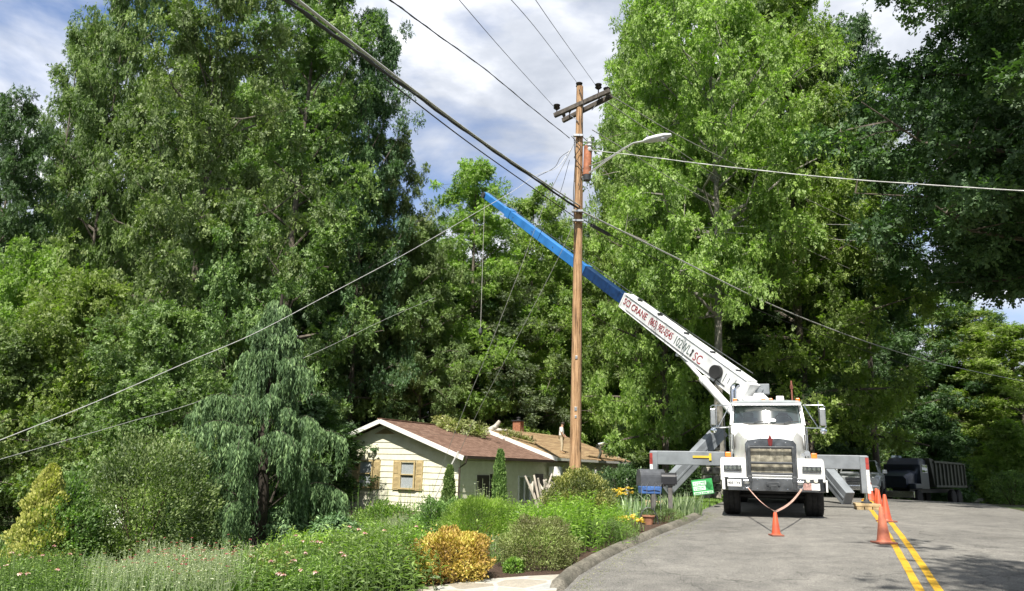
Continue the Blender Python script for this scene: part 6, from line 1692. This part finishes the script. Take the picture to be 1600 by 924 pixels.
for k_ in range(7):
    for j in range(2): m.box((-.14 + j * .28 + r2.uniform(-.02, .02), 0, .14 + k_ * .28), (.28 + r2.uniform(-.03, .02), .5, .26), Matrix.Rotation(r2.uniform(-.03, .03), 3, 'Y'))
m.build('shaft', STN, e, bevel=.04); m = MB(); m.box((0, 0, 2.03), (.7, .62, .10)); m.build('cap', STN, e, bevel=.02)
# dark shed in the shade
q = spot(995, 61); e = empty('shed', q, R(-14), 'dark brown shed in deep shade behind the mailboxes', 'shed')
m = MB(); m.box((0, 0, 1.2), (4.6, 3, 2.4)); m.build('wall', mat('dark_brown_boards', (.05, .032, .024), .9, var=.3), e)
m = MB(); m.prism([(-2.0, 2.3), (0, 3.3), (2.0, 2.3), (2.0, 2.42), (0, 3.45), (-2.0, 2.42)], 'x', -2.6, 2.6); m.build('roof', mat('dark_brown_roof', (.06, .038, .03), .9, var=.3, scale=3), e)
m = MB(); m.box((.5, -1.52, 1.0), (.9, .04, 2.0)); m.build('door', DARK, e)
# white slatted bench glimpsed between stems at the left
q = spot(206, 17.5); e = empty('garden_bench', q, R(15), 'white garden bench glimpsed between the stems at the left', 'bench')
m = MB()
for i in range(5): m.box((0, .24, .52 + i * .09), (1.1, .03, .07))
m.build('backrest', WHITE, e)
m = MB()
for i in range(4): m.box((0, -.15 + i * .11, .44), (1.1, .09, .03))
m.build('seat', WHITE, e)
for s in (-1, 1):
    for yy in (-.17, .24): m = MB(); m.box((s * .5, yy, .22 if yy < 0 else .48), (.06, .05, .44 if yy < 0 else .96)); m.build('leg', WHITE, e)

# ================================================================== on the roof: debris, fallen limb, two people
HMI = HM.inverted()
def on_roof(px, py, lift=0.0):
    v = ray(px, py); t = 25.0
    while t < 70:
        q = HMI @ (Vector((0, 0, EYE)) + v * t)
        zr_ = ZE + k1 * (-q.y) + .12 if q.y > YR else ZR + .12
        if q.x > 8.3: zr_ += .22
        if q.z < zr_ and -1 < q.x < 18 and q.y < .7: break
        t += .05
    return HM @ Vector((q.x, q.y, zr_ + lift))
def sway(o): return o
def skin_person(name, joints, edges, radii, m, parent, sub=2):
    me = bpy.data.meshes.new(name); me.from_pydata([tuple(q) for q in joints], edges, [])
    o = bpy.data.objects.new(name, me); C.objects.link(o)
    s = o.modifiers.new('skin', 'SKIN'); s.use_smooth_shade = True
    for v_, r__ in zip(me.skin_vertices[0].data, radii): v_.radius = (r__, r__) if not hasattr(r__, '__len__') else r__
    me.skin_vertices[0].data[0].use_root = True
    u_ = o.modifiers.new('sub', 'SUBSURF'); u_.levels = sub; u_.render_levels = sub
    bpy.context.view_layer.update()
    nm = bpy.data.meshes.new_from_object(o.evaluated_get(bpy.context.evaluated_depsgraph_get()))
    bpy.data.objects.remove(o); nm.materials.clear(); nm.materials.append(m)
    for p_ in nm.polygons: p_.use_smooth = True
    o = bpy.data.objects.new(name, nm); C.objects.link(o); o.parent = parent
    return o
SKIN = mat('skin', (.42, .25, .17), .6, var=.05)
def person(loc, rz, lab, shirt, pants, pose):
    """pose gives joints in metres: x forward, y left, z up"""
    e = empty('person', loc, rz, lab, 'person'); J = pose
    names = ['pelvis', 'waist', 'chest', 'neck', 'head', 'crown', 'shL', 'elL', 'wrL', 'haL', 'shR', 'elR', 'wrR', 'haR', 'hiL', 'knL', 'anL', 'toL', 'hiR', 'knR', 'anR', 'toR']
    ix = {n: i for i, n in enumerate(names)}
    ed = [('pelvis', 'waist'), ('waist', 'chest'), ('chest', 'neck'), ('neck', 'head'), ('head', 'crown'), ('chest', 'shL'), ('shL', 'elL'), ('elL', 'wrL'), ('wrL', 'haL'), ('chest', 'shR'), ('shR', 'elR'), ('elR', 'wrR'), ('wrR', 'haR'), ('pelvis', 'hiL'), ('hiL', 'knL'), ('knL', 'anL'), ('anL', 'toL'), ('pelvis', 'hiR'), ('hiR', 'knR'), ('knR', 'anR'), ('anR', 'toR')]
    rad = dict(pelvis=.13, waist=.12, chest=.14, neck=.055, head=.095, crown=.07, shL=.065, elL=.045, wrL=.03, haL=.035, shR=.065, elR=.045, wrR=.03, haR=.035, hiL=.085, knL=.06, anL=.04, toL=.035, hiR=.085, knR=.06, anR=.04, toR=.035)
    body = skin_person('body', [J[n] for n in names], [(ix[a], ix[b]) for a, b in ed], [rad[n] for n in names], SKIN, e)
    # clothing: slightly larger shells over torso with sleeves, and over the legs
    tn_ = ['waist', 'chest', 'pelvis', 'shL', 'elL', 'shR', 'elR', 'nk']; J2 = dict(J); J2['nk'] = tuple(Vector(J['chest']).lerp(Vector(J['neck']), .6))
    t_ed = [('waist', 'chest'), ('waist', 'pelvis'), ('chest', 'nk'), ('chest', 'shL'), ('shL', 'elL'), ('chest', 'shR'), ('shR', 'elR')]
    ti = {n: i for i, n in enumerate(tn_)}; tr = dict(waist=.155, chest=.175, pelvis=.165, shL=.09, elL=.065, shR=.09, elR=.065, nk=.075)
    skin_person('shirt', [J2[n] for n in tn_], [(ti[a], ti[b]) for a, b in t_ed], [tr[n] for n in tn_], shirt, e)
    ln = ['pelvis', 'hiL', 'knL', 'anL', 'hiR', 'knR', 'anR']; l_ed = [('pelvis', 'hiL'), ('hiL', 'knL'), ('knL', 'anL'), ('pelvis', 'hiR'), ('hiR', 'knR'), ('knR', 'anR')]
    li = {n: i for i, n in enumerate(ln)}; lr = dict(pelvis=.15, hiL=.105, knL=.078, anL=.062, hiR=.105, knR=.078, anR=.062)
    skin_person('trousers', [J[n] for n in ln], [(li[a], li[b]) for a, b in l_ed], [lr[n] for n in ln], pants, e)
    hd_ = Vector(J['head']); cr_ = Vector(J['crown']); ax = (cr_ - hd_).normalized()
    m = MB(); m.lathe([(.105, .0), (.108, .04), (.09, .09), (.05, .115), (.005, .12)], seg=18); hr = m.build('hair', mat('dark_hair', (.03, .02, .015), .7), e, smooth=True)
    hr.location = hd_ + ax * .03; hr.rotation_mode = 'QUATERNION'; hr.rotation_quaternion = ax.to_track_quat('Z', 'Y')
    for nm_, a_n in (('L', 'anL'), ('R', 'anR')):
        t_ = Vector(J['to' + nm_]); a__ = Vector(J[a_n]); m = MB(); fw = (t_ - a__); fw.z = 0; fw.normalize()
        b_ = Vector((a__.x, a__.y, min(a__.z, t_.z) - .0)) ; sd = Vector((-fw.y, fw.x, 0))
        zlo = t_.z - .035
        m.loft([[a__ - fw * .08 + sd * .04 + Vector((0, 0, -(a__.z - zlo))), a__ - fw * .08 - sd * .04 + Vector((0, 0, -(a__.z - zlo))), a__ - fw * .07 - sd * .04 + Vector((0, 0, .02)), a__ - fw * .07 + sd * .04 + Vector((0, 0, .02))],
                [t_ + fw * .06 + sd * .045 + Vector((0, 0, zlo - t_.z)), t_ + fw * .06 - sd * .045 + Vector((0, 0, zlo - t_.z)), t_ + fw * .05 - sd * .04 + Vector((0, 0, .03)), t_ + fw * .05 + sd * .04 + Vector((0, 0, .03))]])
        m.build('boot', mat('tan_boot', (.30, .20, .10), .8), e, bevel=.015)
    return e
stand = dict(pelvis=(0, 0, .93), waist=(.0, 0, 1.10), chest=(.01, 0, 1.34), neck=(.03, 0, 1.50), head=(.07, 0, 1.62), crown=(.09, 0, 1.72), shL=(.0, .19, 1.42), elL=(.06, .24, 1.14), wrL=(.22, .20, .94), haL=(.28, .18, .90), shR=(.0, -.19, 1.42), elR=(.05, -.24, 1.14), wrR=(.18, -.22, .93), haR=(.24, -.20, .88),
             hiL=(0, .10, .88), knL=(.04, .12, .49), anL=(.0, .13, .09), toL=(.15, .14, .04), hiR=(0, -.10, .88), knR=(.05, -.12, .49), anR=(.03, -.13, .09), toR=(.18, -.14, .04))
bend = dict(pelvis=(0, 0, .88), waist=(.15, 0, .98), chest=(.40, 0, 1.00), neck=(.56, 0, .92), head=(.65, 0, .84), crown=(.74, 0, .78), shL=(.43, .18, .96), elL=(.52, .22, .66), wrL=(.62, .18, .42), haL=(.66, .16, .34), shR=(.43, -.18, .96), elR=(.54, -.22, .66), wrR=(.66, -.16, .44), haR=(.70, -.14, .36),
            hiL=(0, .10, .84), knL=(.12, .16, .46), anL=(.0, .18, .09), toL=(.14, .2, .04), hiR=(0, -.10, .84), knR=(.10, -.14, .46), anR=(-.08, -.16, .09), toR=(.07, -.17, .04))
SH1 = mat('white_shirt_cloth', (.74, .73, .70), .8, var=.06); SH2 = mat('light_grey_shirt_cloth', (.50, .53, .56), .8, var=.08)
PK = mat('khaki_cloth', (.46, .39, .27), .85, var=.1); PD_ = mat('dark_olive_cloth', (.07, .07, .05), .85)
person(on_roof(877, 708, -.02), R(-12), 'person in a white shirt and khaki trousers standing on the stripped roof', SH1, PK, stand)
person(on_roof(936, 727, -.02), R(-5), 'person in a grey shirt and dark trousers bending down at the roof end', SH2, PD_, bend)
# fallen limb and leafy debris on the ridge
q = on_roof(757, 681); e = empty('fallen_limb', q, 0, 'pale broken tree limb lying over the roof ridge', 'tree limb')
def fp(px, py, d_=43.2): return at(px, py, d_) - q
m = MB(); m.tube([fp(748, 679), fp(762, 675), fp(775, 667), fp(781, 658)], [.17, .20, .16, .10], 12); m.tube([fp(758, 675), fp(775, 672), fp(792, 673)], [.17, .12, .07], 10); m.tube([fp(770, 670), fp(783, 672.5), fp(793, 672)], [.10, .07, .05], 8)
m.build('wood', mat('pale_bark_limb', (.50, .46, .40), .85, var=.3, scale=6, bump=.5), e, smooth=True, recalc=False)
def pile(name, pts_, n, L_, rad, leaf, lab, seed, cat='leafy branches'):
    r_ = np.random.default_rng(seed); cen = np.array([tuple(p_) for p_ in pts_]); c0 = cen.mean(0)
    V, t_ = clumps(r_, cen - c0, np.full(len(cen), rad), n, L_, L_ * .5, flat=.5)
    e = empty(name, tuple(c0), 0, lab, cat); quads_mesh('leaves', V, t_, leaf, e)
    m = MB(); 
    for a, b in zip(cen[:-1], cen[1:]): m.tube([tuple(a - c0), tuple((a + b) / 2 - c0 + np.array([0, 0, .15])), tuple(b - c0)], [.04, .035, .02], 6)
    m.build('branches', TWIG, e, recalc=False)
SG_WILT = leafmat('wilted_leaves', boost=1.1, cols= [(0.10, 0.12, 0.03), (0.22, 0.24, 0.07), (0.38, 0.34, 0.14)], trans=.3)
pile('fallen_branch_leaves', [on_roof(x, y, .25) for x, y in ((690, 667), (699, 673), (709, 671), (722, 678), (729, 672), (738, 681), (746, 677), (752, 684))], 300, .17, .30, SG_WILT, 'heap of wilted yellow green branches on the middle of the ridge', 61)
pile('fallen_branch_leaves', [on_roof(x, y, .12) for x, y in ((792, 682), (803, 686), (815, 688), (824, 692))], 260, .14, .28, SG_WILT, 'small litter of leaves below the brick chimney', 62)
m = MB(); a, b = on_roof(800, 690, .12), on_roof(838, 697, .12); m.bar(a, b, .14, .05); tag(m.build('loose_board', WOODB, None), 'loose pale board lying on the stripped roof', 'board')
m = MB(); a, b = on_roof(918, 715, .1), on_roof(972, 732, .05); m.bar(a, b, .2, .06); tag(m.build('loose_board', WOODB, None), 'long loose board hanging over the roof end beside the bending person', 'board')

# leaf litter and grit along the kerb
r_ = np.random.default_rng(77); nG = 900
ci = r_.integers(0, len(pts), nG) if False else r_.integers(0, 9, nG)
kx = np.array([q.x for q in kp]); ky = np.array([q.y for q in kp]); uu = r_.random(nG)
gx = kx[ci] * (1 - uu) + kx[ci + 1] * uu + .18 + np.abs(r_.normal(size=nG)) * .22; gy = ky[ci] * (1 - uu) + ky[ci + 1] * uu - .05
P = np.c_[gx, gy, hgt(gx, gy) + .014]; az = r_.random(nG) * 6.28
o = quads_mesh('leaf_litter', leaves(P, np.c_[np.cos(az), np.sin(az), r_.normal(size=nG) * .15], np.tile([0, 0, 1.], (nG, 1)), .03, .012), r_.random(nG), SG_WILT)
tag(o, 'dry leaves and grit scattered on the asphalt along the kerb', 'leaf litter', kind='stuff')
